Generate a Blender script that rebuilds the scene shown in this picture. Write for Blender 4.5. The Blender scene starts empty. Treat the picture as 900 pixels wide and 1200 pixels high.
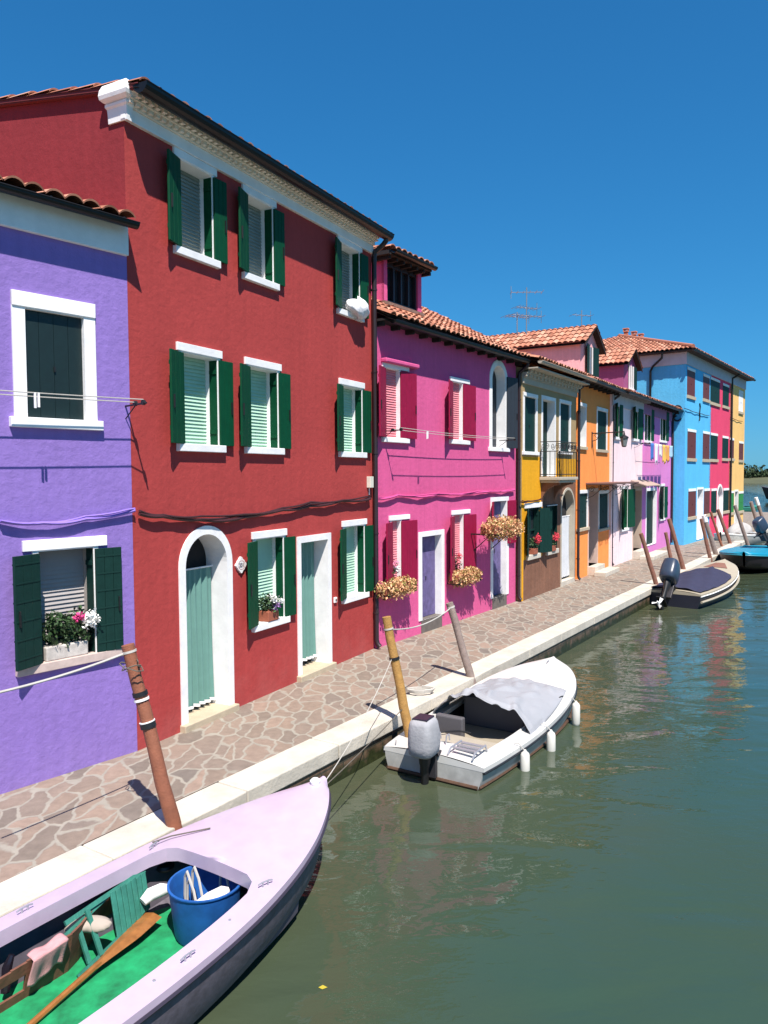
import bpy, bmesh, math, random
from mathutils import Vector, Matrix
random.seed(7)
rnd = random.random
def R_(a, b): return a + (b-a)*rnd()
scene = bpy.context.scene
COL = scene.collection

# ------------------------------------------------------------------ camera survey
FOC = 880.0; CAMH = 3.15; PITCH = math.atan(42/880); ROLL = 0.006
FW = Vector((0, math.cos(PITCH), -math.sin(PITCH))); UPV = Vector((0, math.sin(PITCH), math.cos(PITCH))); RT = Vector((1, 0, 0))
CC, SS = math.cos(ROLL), math.sin(ROLL)
CAM = Vector((0, 0, CAMH))
def ray(px, py):
    x = px-450; y = 600-py
    return FW*FOC + RT*(x*CC+y*SS) + UPV*(-x*SS+y*CC)
def G(px, py, z=0.0):
    d = ray(px, py); return CAM + d*((z-CAMH)/d.z)
def atY(px, py, Y):
    d = ray(px, py); return CAM + d*(Y/d.y)

# ------------------------------------------------------------------ colours / materials
def lin(c):
    c /= 255.0
    return c/12.92 if c <= .04045 else ((c+.055)/1.055)**2.4
def C(r, g, b, k=1.0): return (min(lin(r)*k, .95), min(lin(g)*k, .95), min(lin(b)*k, .95), 1)
class NT:
    def __init__(s, name):
        s.m = bpy.data.materials.new(name); s.m.use_nodes = True
        s.t = s.m.node_tree; s.n = s.t.nodes; s.l = s.t.links
        s.b = s.n['Principled BSDF']; s.out = s.n['Material Output']
    def new(s, typ, **k):
        n = s.n.new(typ)
        for a, v in k.items():
            if a in n.inputs: n.inputs[a].default_value = v
            else: setattr(n, a, v)
        return n
    def link(s, a, b): s.l.new(a, b)
def noise_mix(nt, col_in, scale, amt, seed=0, coord=None, detail=6, rough=.6):
    """multiply a colour by noise between 1-amt and 1+amt"""
    n = nt.new('ShaderNodeTexNoise'); n.inputs['Scale'].default_value = scale; n.inputs['Detail'].default_value = detail; n.inputs['Roughness'].default_value = rough
    if coord: nt.link(coord, n.inputs['Vector'])
    mr = nt.new('ShaderNodeMapRange'); mr.inputs['From Min'].default_value = .3; mr.inputs['From Max'].default_value = .7
    mr.inputs['To Min'].default_value = 1-amt; mr.inputs['To Max'].default_value = 1+amt
    nt.link(n.outputs['Fac'], mr.inputs['Value'])
    mx = nt.new('ShaderNodeVectorMath'); mx.operation = 'MULTIPLY'
    nt.link(col_in, mx.inputs[0]); nt.link(mr.outputs[0], mx.inputs[1])
    return mx.outputs[0], n
MC = {}
def mat(name, col, rough=.6, var=.08, vscale=3.0, bump=0.0, bscale=60, spec=.5, metal=0, coat=0, rndamt=0.0, trans=0):
    if name in MC: return MC[name]
    nt = NT(name)
    tc = nt.new('ShaderNodeTexCoord'); co = tc.outputs['Object']
    rgb = nt.new('ShaderNodeRGB'); rgb.outputs[0].default_value = col
    o, n = noise_mix(nt, rgb.outputs[0], vscale, var, coord=co)
    if rndamt:
        at = nt.new('ShaderNodeAttribute'); at.attribute_name = 'rnd'
        mr = nt.new('ShaderNodeMapRange'); mr.inputs['To Min'].default_value = 1-rndamt; mr.inputs['To Max'].default_value = 1+rndamt
        nt.link(at.outputs['Fac'], mr.inputs['Value'])
        mx = nt.new('ShaderNodeVectorMath'); mx.operation = 'MULTIPLY'; nt.link(o, mx.inputs[0]); nt.link(mr.outputs[0], mx.inputs[1]); o = mx.outputs[0]
    nt.link(o, nt.b.inputs['Base Color'])
    nt.b.inputs['Roughness'].default_value = rough; nt.b.inputs['Metallic'].default_value = metal
    nt.b.inputs['Specular IOR Level'].default_value = spec; nt.b.inputs['Coat Weight'].default_value = coat
    if bump:
        nb = nt.new('ShaderNodeTexNoise'); nb.inputs['Scale'].default_value = bscale; nb.inputs['Detail'].default_value = 5; nt.link(co, nb.inputs['Vector'])
        bp = nt.new('ShaderNodeBump'); bp.inputs['Strength'].default_value = bump; bp.inputs['Distance'].default_value = .02
        nt.link(nb.outputs['Fac'], bp.inputs['Height']); nt.link(bp.outputs[0], nt.b.inputs['Normal'])
    MC[name] = nt.m
    return nt.m
def plaster(name, col, bump=.35, var=.07, damp=.25):
    """painted render: broad mottling, vertical weather streaks, trowel bumps, worn band near the pavement"""
    if name in MC: return MC[name]
    nt = NT(name)
    tc = nt.new('ShaderNodeTexCoord'); co = tc.outputs['Object']
    rgb = nt.new('ShaderNodeRGB'); rgb.outputs[0].default_value = col
    o, _ = noise_mix(nt, rgb.outputs[0], 1.1, var, coord=co)
    o, _ = noise_mix(nt, o, 9, var*.6, coord=co)
    mp = nt.new('ShaderNodeMapping'); mp.inputs['Scale'].default_value = (7, 7, .35); nt.link(co, mp.inputs['Vector'])
    o, _ = noise_mix(nt, o, 1.6, var*.8, coord=mp.outputs[0])
    # worn / salt-bleached patches low on the wall
    sx = nt.new('ShaderNodeSeparateXYZ'); nt.link(co, sx.inputs[0])
    n2 = nt.new('ShaderNodeTexNoise'); n2.inputs['Scale'].default_value = 3.5; n2.inputs['Detail'].default_value = 8; nt.link(co, n2.inputs['Vector'])
    ad = nt.new('ShaderNodeMath'); ad.operation = 'MULTIPLY_ADD'; nt.link(n2.outputs['Fac'], ad.inputs[0]); ad.inputs[1].default_value = 1.6; 
    ng = nt.new('ShaderNodeMath'); ng.operation = 'MULTIPLY'; ng.inputs[1].default_value = -1.0; nt.link(sx.outputs['Z'], ng.inputs[0])
    nt.link(ng.outputs[0], ad.inputs[2])
    mr = nt.new('ShaderNodeMapRange'); mr.inputs['From Min'].default_value = .25; mr.inputs['From Max'].default_value = .95; mr.inputs['To Max'].default_value = damp
    nt.link(ad.outputs[0], mr.inputs['Value'])
    mx = nt.new('ShaderNodeMix'); mx.data_type = 'RGBA'; nt.link(mr.outputs[0], mx.inputs['Factor']); nt.link(o, mx.inputs[6])
    mx.inputs[7].default_value = (col[0]*.75+.13, col[1]*.75+.11, col[2]*.75+.10, 1)
    nt.link(mx.outputs[2], nt.b.inputs['Base Color'])
    nt.b.inputs['Roughness'].default_value = .85; nt.b.inputs['Specular IOR Level'].default_value = .25
    nb = nt.new('ShaderNodeTexNoise'); nb.inputs['Scale'].default_value = 11; nb.inputs['Detail'].default_value = 9; nb.inputs['Roughness'].default_value = .62; nt.link(co, nb.inputs['Vector'])
    bp = nt.new('ShaderNodeBump'); bp.inputs['Strength'].default_value = bump; bp.inputs['Distance'].default_value = .03
    nt.link(nb.outputs['Fac'], bp.inputs['Height']); nt.link(bp.outputs[0], nt.b.inputs['Normal'])
    MC[name] = nt.m
    return nt.m
def tile_mat(name, cols):
    if name in MC: return MC[name]
    nt = NT(name)
    at = nt.new('ShaderNodeAttribute'); at.attribute_name = 'rnd'
    cr = nt.new('ShaderNodeValToRGB'); e = cr.color_ramp.elements
    e[0].position = 0; e[0].color = cols[0]; e[1].position = 1; e[1].color = cols[-1]
    for i in range(1, len(cols)-1):
        x = e.new(i/(len(cols)-1)); x.color = cols[i]
    nt.link(at.outputs['Fac'], cr.inputs[0])
    tc = nt.new('ShaderNodeTexCoord')
    o, _ = noise_mix(nt, cr.outputs[0], 14, .22, coord=tc.outputs['Object'])
    nt.link(o, nt.b.inputs['Base Color']); nt.b.inputs['Roughness'].default_value = .85; nt.b.inputs['Specular IOR Level'].default_value = .2
    MC[name] = nt.m
    return nt.m
TILE = tile_mat('terracotta', [C(150,96,76,.8), C(204,142,114,.8), C(188,122,98,.8), C(216,166,140,.8), C(170,108,86,.8)])
M_white = mat('white_lime_paint', C(234,233,232,.97), .8, .1, 3, .12, 18)
M_cream = mat('cream_stone', C(222,205,175,.62), .8, .1, 6, .2, 50)
M_istria = mat('istrian_stone', C(236,227,210,.62), .75, .18, 2.5, .3, 30)
M_green = mat('green_shutter_paint', C(0,72,44,.8), .6, .12, 12, .08, 80, spec=.2)
M_dgreen = mat('dark_green_shutter_paint', C(20,56,50,.75), .6, .14, 12, .08, 80, spec=.2)
M_mag_sh = mat('crimson_shutter_paint', C(146,16,60,.9), .6, .12, 10, .08, 80, spec=.25)
M_brown_sh = mat('brown_shutter_paint', C(98,44,40), .6, .15, 10)
M_dgrey_sh = mat('charcoal_shutter_paint', C(44,50,58,.8), .6, .12, 10)
M_black = mat('black_iron', C(26,26,28), .5, .1, 20)
M_gutter = mat('dark_gutter_metal', C(40,38,40,.55), .4, .15, 8, metal=.3)
M_pipe = mat('brown_pipe', C(52,36,40,.7), .45, .12, 8)
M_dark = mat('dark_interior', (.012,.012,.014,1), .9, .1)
M_glass = mat('window_glass', (.02,.025,.03,1), .06, .1, spec=.6)
M_blind = mat('pale_green_blind', C(176,214,190,.9), .7, .05, 8)
M_blindg = mat('grey_blind', C(165,160,158,.9), .7, .05, 8)
M_blindp = mat('pink_blind', C(232,140,150,.9), .7, .05, 8)
M_wood = mat('weathered_wood', C(150,120,105,.7), .8, .22, 18, .3, 90)
M_rope = mat('white_rope', C(225,220,210,.6), .9, .1)
M_cable = mat('dark_cable', C(75,35,38,.7), .6, .1)

# ------------------------------------------------------------------ mesh builder
class MB:
    def __init__(s, T=None):
        s.v = []; s.f = []; s.mi = []; s.r = []; s.T = T or (lambda a, b, c: (a, b, c))
    def vt(s, p):
        s.v.append(s.T(*p)); return len(s.v)-1
    def face(s, pts, mi=0, r=None):
        s.f.append([s.vt(p) for p in pts]); s.mi.append(mi); s.r.append(rnd() if r is None else r)
    def idx(s, ids, mi=0, r=.5):
        s.f.append(list(ids)); s.mi.append(mi); s.r.append(r)
    def box(s, x0, x1, y0, y1, z0, z1, mi=0):
        r = rnd()
        c = [s.vt((x, y, z)) for z in (z0, z1) for y in (y0, y1) for x in (x0, x1)]
        for q in ((0,1,3,2),(4,6,7,5),(0,4,5,1),(2,3,7,6),(0,2,6,4),(1,5,7,3)): s.idx([c[i] for i in q], mi, r)
    def obox(s, o, a, b, c, mi=0):
        """box at corner o spanned by three vectors"""
        o, a, b, c = Vector(o), Vector(a), Vector(b), Vector(c); r = rnd()
        k = [s.vt(tuple(o+a*i+b*j+c*l)) for l in (0, 1) for j in (0, 1) for i in (0, 1)]
        for q in ((0,1,3,2),(4,6,7,5),(0,4,5,1),(2,3,7,6),(0,2,6,4),(1,5,7,3)): s.idx([k[i] for i in q], mi, r)
    def tube(s, path, rad, seg=8, mi=0, caps=True, flat=None):
        path = [Vector(p) for p in path]; n = len(path); rings = []
        rads = rad if isinstance(rad, (list, tuple)) else [rad]*n
        prev = None
        for i, p in enumerate(path):
            t = (path[min(i+1, n-1)]-path[max(i-1, 0)]).normalized()
            if prev is None:
                a = Vector((0, 0, 1)) if abs(t.z) < .9 else Vector((1, 0, 0))
                u = t.cross(a).normalized()
            else:
                u = (prev - t*prev.dot(t)).normalized()
            prev = u; w = t.cross(u); ring = []
            for k in range(seg):
                an = 2*math.pi*k/seg
                q = p + (u*math.cos(an) + w*math.sin(an))*rads[i]
                ring.append(s.vt(tuple(q)))
            rings.append(ring)
        for i in range(n-1):
            for k in range(seg):
                s.idx((rings[i][k], rings[i][(k+1)%seg], rings[i+1][(k+1)%seg], rings[i+1][k]), mi)
        if caps: s.idx(rings[0][::-1], mi); s.idx(rings[-1], mi)
    def lathe(s, prof, seg=20, c=(0,0,0), mi=0, sx=1, sy=1):
        rings = []
        for (r, z) in prof:
            rings.append([s.vt((c[0]+r*sx*math.cos(2*math.pi*k/seg), c[1]+r*sy*math.sin(2*math.pi*k/seg), c[2]+z)) for k in range(seg)])
        for i in range(len(rings)-1):
            for k in range(seg): s.idx((rings[i][k], rings[i][(k+1)%seg], rings[i+1][(k+1)%seg], rings[i+1][k]), mi)
        s.idx(rings[0][::-1], mi); s.idx(rings[-1], mi)
    def grid(s, fn, nu, nv, mi=0):
        ids = [[s.vt(fn(i/nu, j/nv)) for i in range(nu+1)] for j in range(nv+1)]
        for j in range(nv):
            for i in range(nu): s.idx((ids[j][i], ids[j][i+1], ids[j+1][i+1], ids[j+1][i]), mi)
    def build(s, name, mats, parent=None, smooth=False, bevel=0, merge=False, sangle=40, solid=0):
        me = bpy.data.meshes.new(name)
        me.from_pydata(s.v, [], s.f)
        if not isinstance(mats, (list, tuple)): mats = [mats]
        for m in mats: me.materials.append(m)
        at = me.attributes.new('rnd', 'FLOAT', 'FACE')
        at.data.foreach_set('value', s.r)
        me.polygons.foreach_set('material_index', s.mi)
        bm = bmesh.new(); bm.from_mesh(me)
        if merge: bmesh.ops.remove_doubles(bm, verts=bm.verts, dist=.0004)
        bmesh.ops.recalc_face_normals(bm, faces=bm.faces)
        bm.to_mesh(me); bm.free()
        if smooth:
            me.polygons.foreach_set('use_smooth', [True]*len(me.polygons))
            me.set_sharp_from_angle(angle=math.radians(sangle))
        me.update()
        o = bpy.data.objects.new(name, me); COL.objects.link(o)
        if parent: o.parent = parent
        if solid:
            md = o.modifiers.new('Solid', 'SOLIDIFY'); md.thickness = solid
        if bevel:
            md = o.modifiers.new('Bevel', 'BEVEL'); md.width = bevel; md.segments = 2; md.limit_method = 'ANGLE'
        return o
def tag(o, label=None, cat=None, group=None, kind=None):
    if label: o['label'] = label
    if cat: o['category'] = cat
    if group: o['group'] = group
    if kind: o['kind'] = kind
    return o
def empty(name, loc=(0,0,0), rz=0, label=None, cat=None, group=None):
    o = bpy.data.objects.new(name, None); COL.objects.link(o); o.location = loc; o.rotation_euler = (0, 0, rz); o.empty_display_size = .2
    return tag(o, label, cat, group)

# ------------------------------------------------------------------ houses
class House:
    def __init__(s, name, label, a, b=None, u=None, anchor_end=None, n_off=0):
        if b is not None:
            A = G(*a); B = G(*b); u = (B-A); s.L = u.length; u = u.normalized()
        else:
            A = Vector(a); u = Vector(u).normalized(); s.L = 0
        s.A = A; s.u = u; s.n = Vector((u.y, -u.x, 0))
        s.e = empty(name, A, math.atan2(u.y, u.x), label, 'house')
        s.holes = []
    def W(s, px, py, off=0):
        d = ray(px, py); t = ((s.A + s.n*off - CAM).dot(s.n))/(d.dot(s.n)); P = CAM + d*t
        return (P-s.A).dot(s.u), P.z
    def mb(s): return MB(lambda a, o, z: (a, -o, z))
    def world(s, a, o, z): return s.A + s.u*a + s.n*o + Vector((0, 0, z))
    def rect(s, tl, tr, b, off=0):
        s0, za = s.W(*tl, off); s1, zb = s.W(*tr, off); _, z0 = s.W(*b, off)
        return s0, s1, z0, (za+zb)/2
    def hole(s, s0, s1, z0, z1, arch=False): s.holes.append((s0, s1, z0, z1, arch))
    def walls(s, s0, s1, z1, depth, mats, region=None, ridge=None, extra_s=(), extra_z=(), left=True, tanp=.16):
        m = s.mb()
        S = sorted(set([s0, s1] + [x for h in s.holes for x in h[:2]] + list(extra_s)))
        Z = set([0, z1] + [x for h in s.holes for x in h[2:4]] + list(extra_z))
        for h in s.holes:
            if h[4]: Z.add(h[3]-(h[1]-h[0])/2)
        Z = sorted(Z)
        for i in range(len(S)-1):
            for j in range(len(Z)-1):
                a, b, c, d = S[i], S[i+1], Z[j], Z[j+1]
                if b-a < 1e-5 or d-c < 1e-5: continue
                cs, cz = (a+b)/2, (c+d)/2
                if any(h[0] < cs < h[1] and h[2] < cz < h[3] for h in s.holes): continue
                m.face([(a,0,c),(b,0,c),(b,0,d),(a,0,d)], region(cs, cz) if region else 0)
        for h in s.holes:
            if not h[4]: continue
            c = (h[0]+h[1])/2; r = (h[1]-h[0])/2; zs = h[3]-r; N = 20
            for k in range(N):
                t0, t1 = math.pi*k/N, math.pi*(k+1)/N
                xa, za, xb, zb = c-r*math.cos(t0), zs+r*math.sin(t0), c-r*math.cos(t1), zs+r*math.sin(t1)
                m.face([(xa,0,za),(xb,0,zb),(xb,0,h[3]),(xa,0,h[3])], region(c, h[3]) if region else 0)
        rz = z1 + tanp*depth/2
        for sx in (s0, s1): m.face([(sx,0,0),(sx,0,z1),(sx,-depth/2,rz),(sx,-depth,z1),(sx,-depth,0)], region(sx, 5) if region else 0)
        m.face([(s0,-depth,0),(s1,-depth,0),(s1,-depth,z1),(s0,-depth,z1)], region(s0, 5) if region else 0)
        return m.build('wall', mats, s.e)

def tile_field(m, P0, e, g, nn, Wd, maxb, cw=.2, cl=.36, amp=.055, minb=0.0, mi=0):
    """pan tiles: arcs across, courses stepping up the slope"""
    P0, e, g, nn = Vector(P0), Vector(e), Vector(g), Vector(nn)
    nc = max(1, round(Wd/cw)); cw = Wd/nc; K = 6
    for c in range(nc):
        am = (c+.5)*cw; L = maxb(am) if callable(maxb) else maxb
        nr = max(0, int(math.ceil((L-minb)/cl)))
        for r in range(nr):
            b0 = minb+r*cl - R_(0, .025); b1 = min(minb+(r+1)*cl+.03, L+.06); rv = rnd(); tw = R_(-.008, .008); lift = R_(0, .01)
            prevp = None
            for k in range(K+1):
                f = k/K; h = amp*math.sin(math.pi*f)**.75
                a = c*cw + f*cw*1.0
                p = P0 + e*(a+tw) + g*b0 + nn*(h+.028+lift); q = P0 + e*(a) + g*b1 + nn*(h*.92)
                pd = p - nn*.02
                if prevp:
                    m.face([tuple(prevp[0]), tuple(p), tuple(q), tuple(prevp[1])], mi, rv)
                    m.face([tuple(prevp[2]), tuple(pd), tuple(p), tuple(prevp[0])], mi, rv*.5)
                prevp = (p, q, pd)
def slope_roof(h, s0, s1, z, over, depth, tanp, name='roof', soff=0.12, minrows=None, smin=0, back=True):
    m = h.mb()
    c = 1/math.sqrt(1+tanp*tanp)
    g = Vector((0, -c, tanp*c)); nn = Vector((0, tanp*c, c))
    m2 = h.mb()
    L = (over+depth/2)/c
    tile_field(m, (s0-smin, over, z), (1,0,0), g, nn, s1-s0+2*smin, L)
    # sheathing under the tiles and plain rear slope
    zr = z + tanp*(over+depth/2)
    m.face([(s0-smin, over, z-.01), (s1+smin, over, z-.01), (s1+smin, -depth/2, zr-.01), (s0-smin, -depth/2, zr-.01)], 1)
    m.face([(s0-smin, over, z-.05), (s1+smin, over, z-.05), (s1+smin, -depth/2, zr-.05), (s0-smin, -depth/2, zr-.05)], 1)
    m.face([(s0-smin, -depth/2, zr), (s1+smin, -depth/2, zr), (s1+smin, -depth-.2, z), (s0-smin, -depth-.2, z)], 0, .4)
    o = m.build(name, [TILE, mat('roof_boarding', C(60,45,40), .9)], h.e, smooth=True)
    r = h.mb()
    n = int((s1-s0)/.38)
    for i in range(n):
        a0 = s0+(s1-s0)*i/n; a1 = s0+(s1-s0)*(i+1)/n+.03
        for k in range(6):
            t0, t1 = math.pi*k/6, math.pi*(k+1)/6
            P = lambda a, t, rr: (a, -depth/2+rr*math.cos(t), zr-.02+rr*math.sin(t))
            r.face([P(a0,t0,.11),P(a0,t1,.11),P(a1,t1,.095),P(a1,t0,.095)], 0, .3+.4*math.sin(i*7.1)**2)
    r.build('ridge_tile', TILE, o, smooth=True)
    return o
def gutter(h, s0, s1, o, z, r=.075, m_=None, name='gutter', drop=None):
    m = h.mb(); K = 8
    for k in range(K):
        t0, t1 = math.pi+math.pi*k/K, math.pi+math.pi*(k+1)/K
        P = lambda a, t, rr: (a, o+rr*math.cos(t), z+rr*math.sin(t))
        m.face([P(s0,t0,r),P(s1,t0,r),P(s1,t1,r),P(s0,t1,r)]); m.face([P(s0,t0,r-.008),P(s1,t0,r-.008),P(s1,t1,r-.008),P(s0,t1,r-.008)])
    for a in (s0, s1): m.face([(a, o+r*math.cos(math.pi+math.pi*k/K), z+r*math.sin(math.pi+math.pi*k/K)) for k in range(K+1)])
    m.tube([(s0,o+r,z),(s1,o+r,z)], .009, 6)
    g = m.build(name, m_ or M_gutter, h.e, smooth=True)
    if int((s1-s0)/.8) > 0:
        b = h.mb()
        for i in range(int((s1-s0)/.8)+1):
            a = s0+.2+i*.8
            if a < s1: b.box(a, a+.025, 0.03, o+r, z+.005, z+.018)
        b.build('gutter_bracket', M_gutter, g)
    return g
def downpipe(h, s, o0, ztop, zbot=.05, r=.045, m_=None, name='drainpipe', o=.07, s_start=None):
    ss = s if s_start is None else s_start
    m = h.mb()
    m.tube([(ss,o0,ztop),(ss,o0,ztop-.04),(ss,o0-(o0-o)*.25,ztop-.1),(s,o+(o0-o)*.1,ztop-.2),(s,o,ztop-.28),(s,o,zbot+.12),(s,o+.02,zbot+.05),(s,o+.07,zbot)], r, 10)
    for z in [zbot+.6+i*1.45 for i in range(8)]:
        if z < ztop-.6: m.tube([(s,o,z),(s,o,z+.03)], r+.008, 10); m.box(s-.012, s+.012, 0, o, z, z+.025)
    return m.build(name, m_ or M_pipe, h.e, smooth=True)

def leaf(h, win, sh, z0, z1, w, ang, side, m_, o0=.024, th=.028, nm='shutter', planks=3, straps=0, hinge=True):
    """one shutter leaf hinged at s=sh; side -1 opens to -s, +1 to +s; ang = degrees off the wall"""
    a = math.radians(ang); dx, do = side*math.cos(a), math.sin(a)
    nx, no = -side*do, math.cos(a)   # face normal (outward)
    m = h.mb(); pw = w/planks
    for i in range(planks):
        b0, b1 = i*pw+.002, (i+1)*pw-.002
        m.obox((sh+dx*b0, o0+do*b0, z0), (dx*(b1-b0), do*(b1-b0), 0), (nx*th, no*th, 0), (0, 0, z1-z0))
    for k, zz in enumerate([z0+.14*(z1-z0), z0+.84*(z1-z0)] if not straps else [z0+(z1-z0)*(i+.5)/straps for i in range(straps)]):
        hh = .05 if not straps else .018
        m.obox((sh+dx*.01, o0+do*.01, zz), (dx*(w-.02), do*(w-.02), 0), (-nx*.014, -no*.014, 0), (0, 0, hh))
        if straps: m.obox((sh+dx*.01+nx*th, o0+do*.01+no*th, zz), (dx*(w-.02), do*(w-.02), 0), (nx*.004, no*.004, 0), (0, 0, hh))
    o = m.build(nm, m_, win, bevel=.003)
    if hinge:
        k = h.mb(); zz = z0+.45*(z1-z0); 
        k.obox((sh+dx*(w-.05)+nx*th, o0+do*(w-.05)+no*th, zz-.08), (dx*.012, do*.012, 0), (nx*.02, no*.02, 0), (0, 0, .16))
        k.build('shutter_latch', M_black, win)
    return o

def opening(h, s0, s1, z0, z1, kind='window', arch=False, d=.22, band=.08, lintel=.1, frame_m=None, sill=True, sill_m=None, fill='blind', fill_m=None,
            shut=None, shm=None, shw=.3, angL=14, angR=3, inner=True, blind_frac=1.0, proud=.02, sill_h=.09, name=None, lint_ext=.03, straps=0, reveal_m=None, swr=None, cut=True, swx=0, lintel_m=None):
    """one window or doorway: white surround with reveal; sub-parts hang under it"""
    frame_m = frame_m or M_white
    if cut: h.hole(s0, s1, z0, z1, arch)
    m = h.mb(); p = proud
    def outline(x0, x1, zb, zt):
        if not arch: return [(x0, zb), (x0, zt), (x1, zt), (x1, zb)]
        c = (x0+x1)/2; r = (x1-x0)/2; N = 20
        return [(x0, zb)] + [(c-r*math.cos(math.pi*k/N), zt-r+r*math.sin(math.pi*k/N)) for k in range(N+1)] + [(x1, zb)]
    inn = outline(s0, s1, z0, z1)
    out = outline(s0-band, s1+band, z0, z1+(band if arch else lintel))
    for i in range(len(inn)-1):
        (a, b), (c, e) = inn[i], inn[i+1]; (A, B), (Cc, E) = out[i], out[i+1]
        m.face([(a,p,b),(c,p,e),(c,-d,e),(a,-d,b)], 1)
        m.face([(a,p,b),(c,p,e),(Cc,p,E),(A,p,B)])
        m.face([(A,p,B),(Cc,p,E),(Cc,0,E),(A,0,B)])
    m.face([(s0,p,z0),(s1,p,z0),(s1,-d,z0),(s0,-d,z0)], 1)
    m.face([(s0-band,p,z0),(s0,p,z0),(s0,0,z0),(s0-band,0,z0)]); m.face([(s1+band,p,z0),(s1,p,z0),(s1,0,z0),(s1+band,0,z0)])
    w = m.build(name or kind, [frame_m, reveal_m or frame_m], h.e)
    if kind == 'window' and not arch and lintel:
        le_ = lint_ext if isinstance(lint_ext, tuple) else (lint_ext, lint_ext)
        l = h.mb(); l.box(s0-band-le_[0], s1+band+le_[1], -.0, p+.014, z1+.012, z1+lintel+.012); l.build('lintel', lintel_m or frame_m, w, bevel=.004)
    if sill:
        l = h.mb(); sw_ = swx if isinstance(swx, tuple) else (.05, swx or .05)
        l = h.mb(); l.box(s0-band-sw_[0], s1+band+sw_[1], -.04, .06, z0-sill_h, z0+.003); l.build('sill', sill_m or frame_m, w, bevel=.006)
    # filling at the back of the reveal
    if fill == 'blind':
        b = h.mb(); n = max(6, int((z1-z0)/.045)); zt = z1; zb = z1-(z1-z0)*blind_frac
        for i in range(n):
            a0 = zb+(zt-zb)*i/n; a1 = zb+(zt-zb)*(i+1)/n
            b.face([(s0,-d+.045,a0),(s1,-d+.045,a0),(s1,-d+.025,a1),(s0,-d+.025,a1)]); b.face([(s0,-d+.025,a1),(s1,-d+.025,a1),(s1,-d+.045,a1+.001),(s0,-d+.045,a1+.001)])
        b.build('blind', fill_m or M_blind, w)
        g = h.mb(); g.face([(s0,-d+.002,z0),(s1,-d+.002,z0),(s1,-d+.002,z1),(s0,-d+.002,z1)]); g.build('window_pane', M_glass, w)
    elif fill == 'panel':     # closed plank shutters / door leaves inside the opening
        b = h.mb(); n = 2 if (s1-s0) < 1.2 else 4; mid = (s0+s1)/2
        for i in range(n*2):
            a0 = s0+(s1-s0)*i/(n*2)+.002; a1 = s0+(s1-s0)*(i+1)/(n*2)-.002
            b.box(a0, a1, -d+.01, -d+.04, z0+.01, z1-.005)
        if straps:
            for i in range(straps): zz = z0+(z1-z0)*(i+.5)/straps; b.box(s0+.01, s1-.01, -d+.04, -d+.048, zz, zz+.015)
        b.build('door_leaf' if kind == 'doorway' else 'closed_shutter', fill_m, w)
        b = h.mb(); b.box(mid-.008, mid+.008, -d+.042, -d+.056, z0+.45*(z1-z0), z0+.5*(z1-z0)); b.face([(s0,-d,z0),(s1,-d,z0),(s1,-d,z1),(s0,-d,z1)])
        b.build('handle', M_black, w)
    elif fill == 'glass':
        b = h.mb(); b.face([(s0,-d+.002,z0),(s1,-d+.002,z0),(s1,-d+.002,z1),(s0,-d+.002,z1)]); b.build('window_pane', M_glass, w)
        f = h.mb(); mid = (s0+s1)/2
        for x0, x1 in ((s0, s0+.05), (mid-.03, mid+.03), (s1-.05, s1)): f.box(x0, x1, -d+.01, -d+.05, z0, z1)
        for za in (z0, z1-.05, (z0+z1)/2): f.box(s0, s1, -d+.012, -d+.048, za, za+.04)
        f.build('window_frame', fill_m or M_white, w)
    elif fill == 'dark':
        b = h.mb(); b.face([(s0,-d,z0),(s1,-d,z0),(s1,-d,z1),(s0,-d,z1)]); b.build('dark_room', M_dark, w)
    if shut:
        zb, zt = z0+.0, z1-.015
        if 'L' in shut:
            leaf(h, w, s0-.01, zb, zt, shw, angL, -1, shm, straps=straps)
            if inner: leaf(h, w, s0+.004, zb, zt, d*.6, 91, 1, shm, o0=-d*.55, th=.025, planks=1, hinge=False)
        if 'R' in shut:
            leaf(h, w, s1+.01, zb, zt, swr or shw, angR, 1, shm, straps=straps)
            if inner: leaf(h, w, s1-.004, zb, zt, d*.6, 91, -1, shm, o0=-d*.55, th=.025, planks=1, hinge=False)
    return w

def frieze(h, s0, s1, z0, z1, m_, o=.04, name='frieze', dent=None, dm=None, top_o=.3, dk=1.0):
    m = h.mb(); m.box(s0, s1, -.02, o, z0, z1)
    f = m.build(name, m_, h.e, bevel=.006)
    if dent:
        d = h.mb(); z = z1
        K_=dk; d.box(s0, s1, -.02, o+.03, z, z+.03*K_)
        n = int((s1-s0)/dent)
        for i in range(n): a = s0+i*dent; d.box(a, a+dent*.55, o+.0, o+.08, z+.03*K_, z+.1*K_)
        d.box(s0, s1, -.02, o+.028, z+.03*K_, z+.1*K_)
        d.box(s0, s1, -.02, o+.1, z+.1*K_, z+.13*K_)
        for i in range(n): a = s0+(i+.5)*dent; d.box(a, a+dent*.55, o+.06, o+.15, z+.13*K_, z+.2*K_)
        d.box(s0, s1, -.02, top_o, z+.2*K_, z+.23*K_)
        d.build('dentil_course', dm or m_, f)
    return f
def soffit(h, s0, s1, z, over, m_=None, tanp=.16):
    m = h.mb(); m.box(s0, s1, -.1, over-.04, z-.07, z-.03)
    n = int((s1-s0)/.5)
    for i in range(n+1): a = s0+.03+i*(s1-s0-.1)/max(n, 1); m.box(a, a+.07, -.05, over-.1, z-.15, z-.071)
    return m.build('eave_board', m_ or mat('dark_eave_wood', C(34,27,26), .8), h.e)
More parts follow.
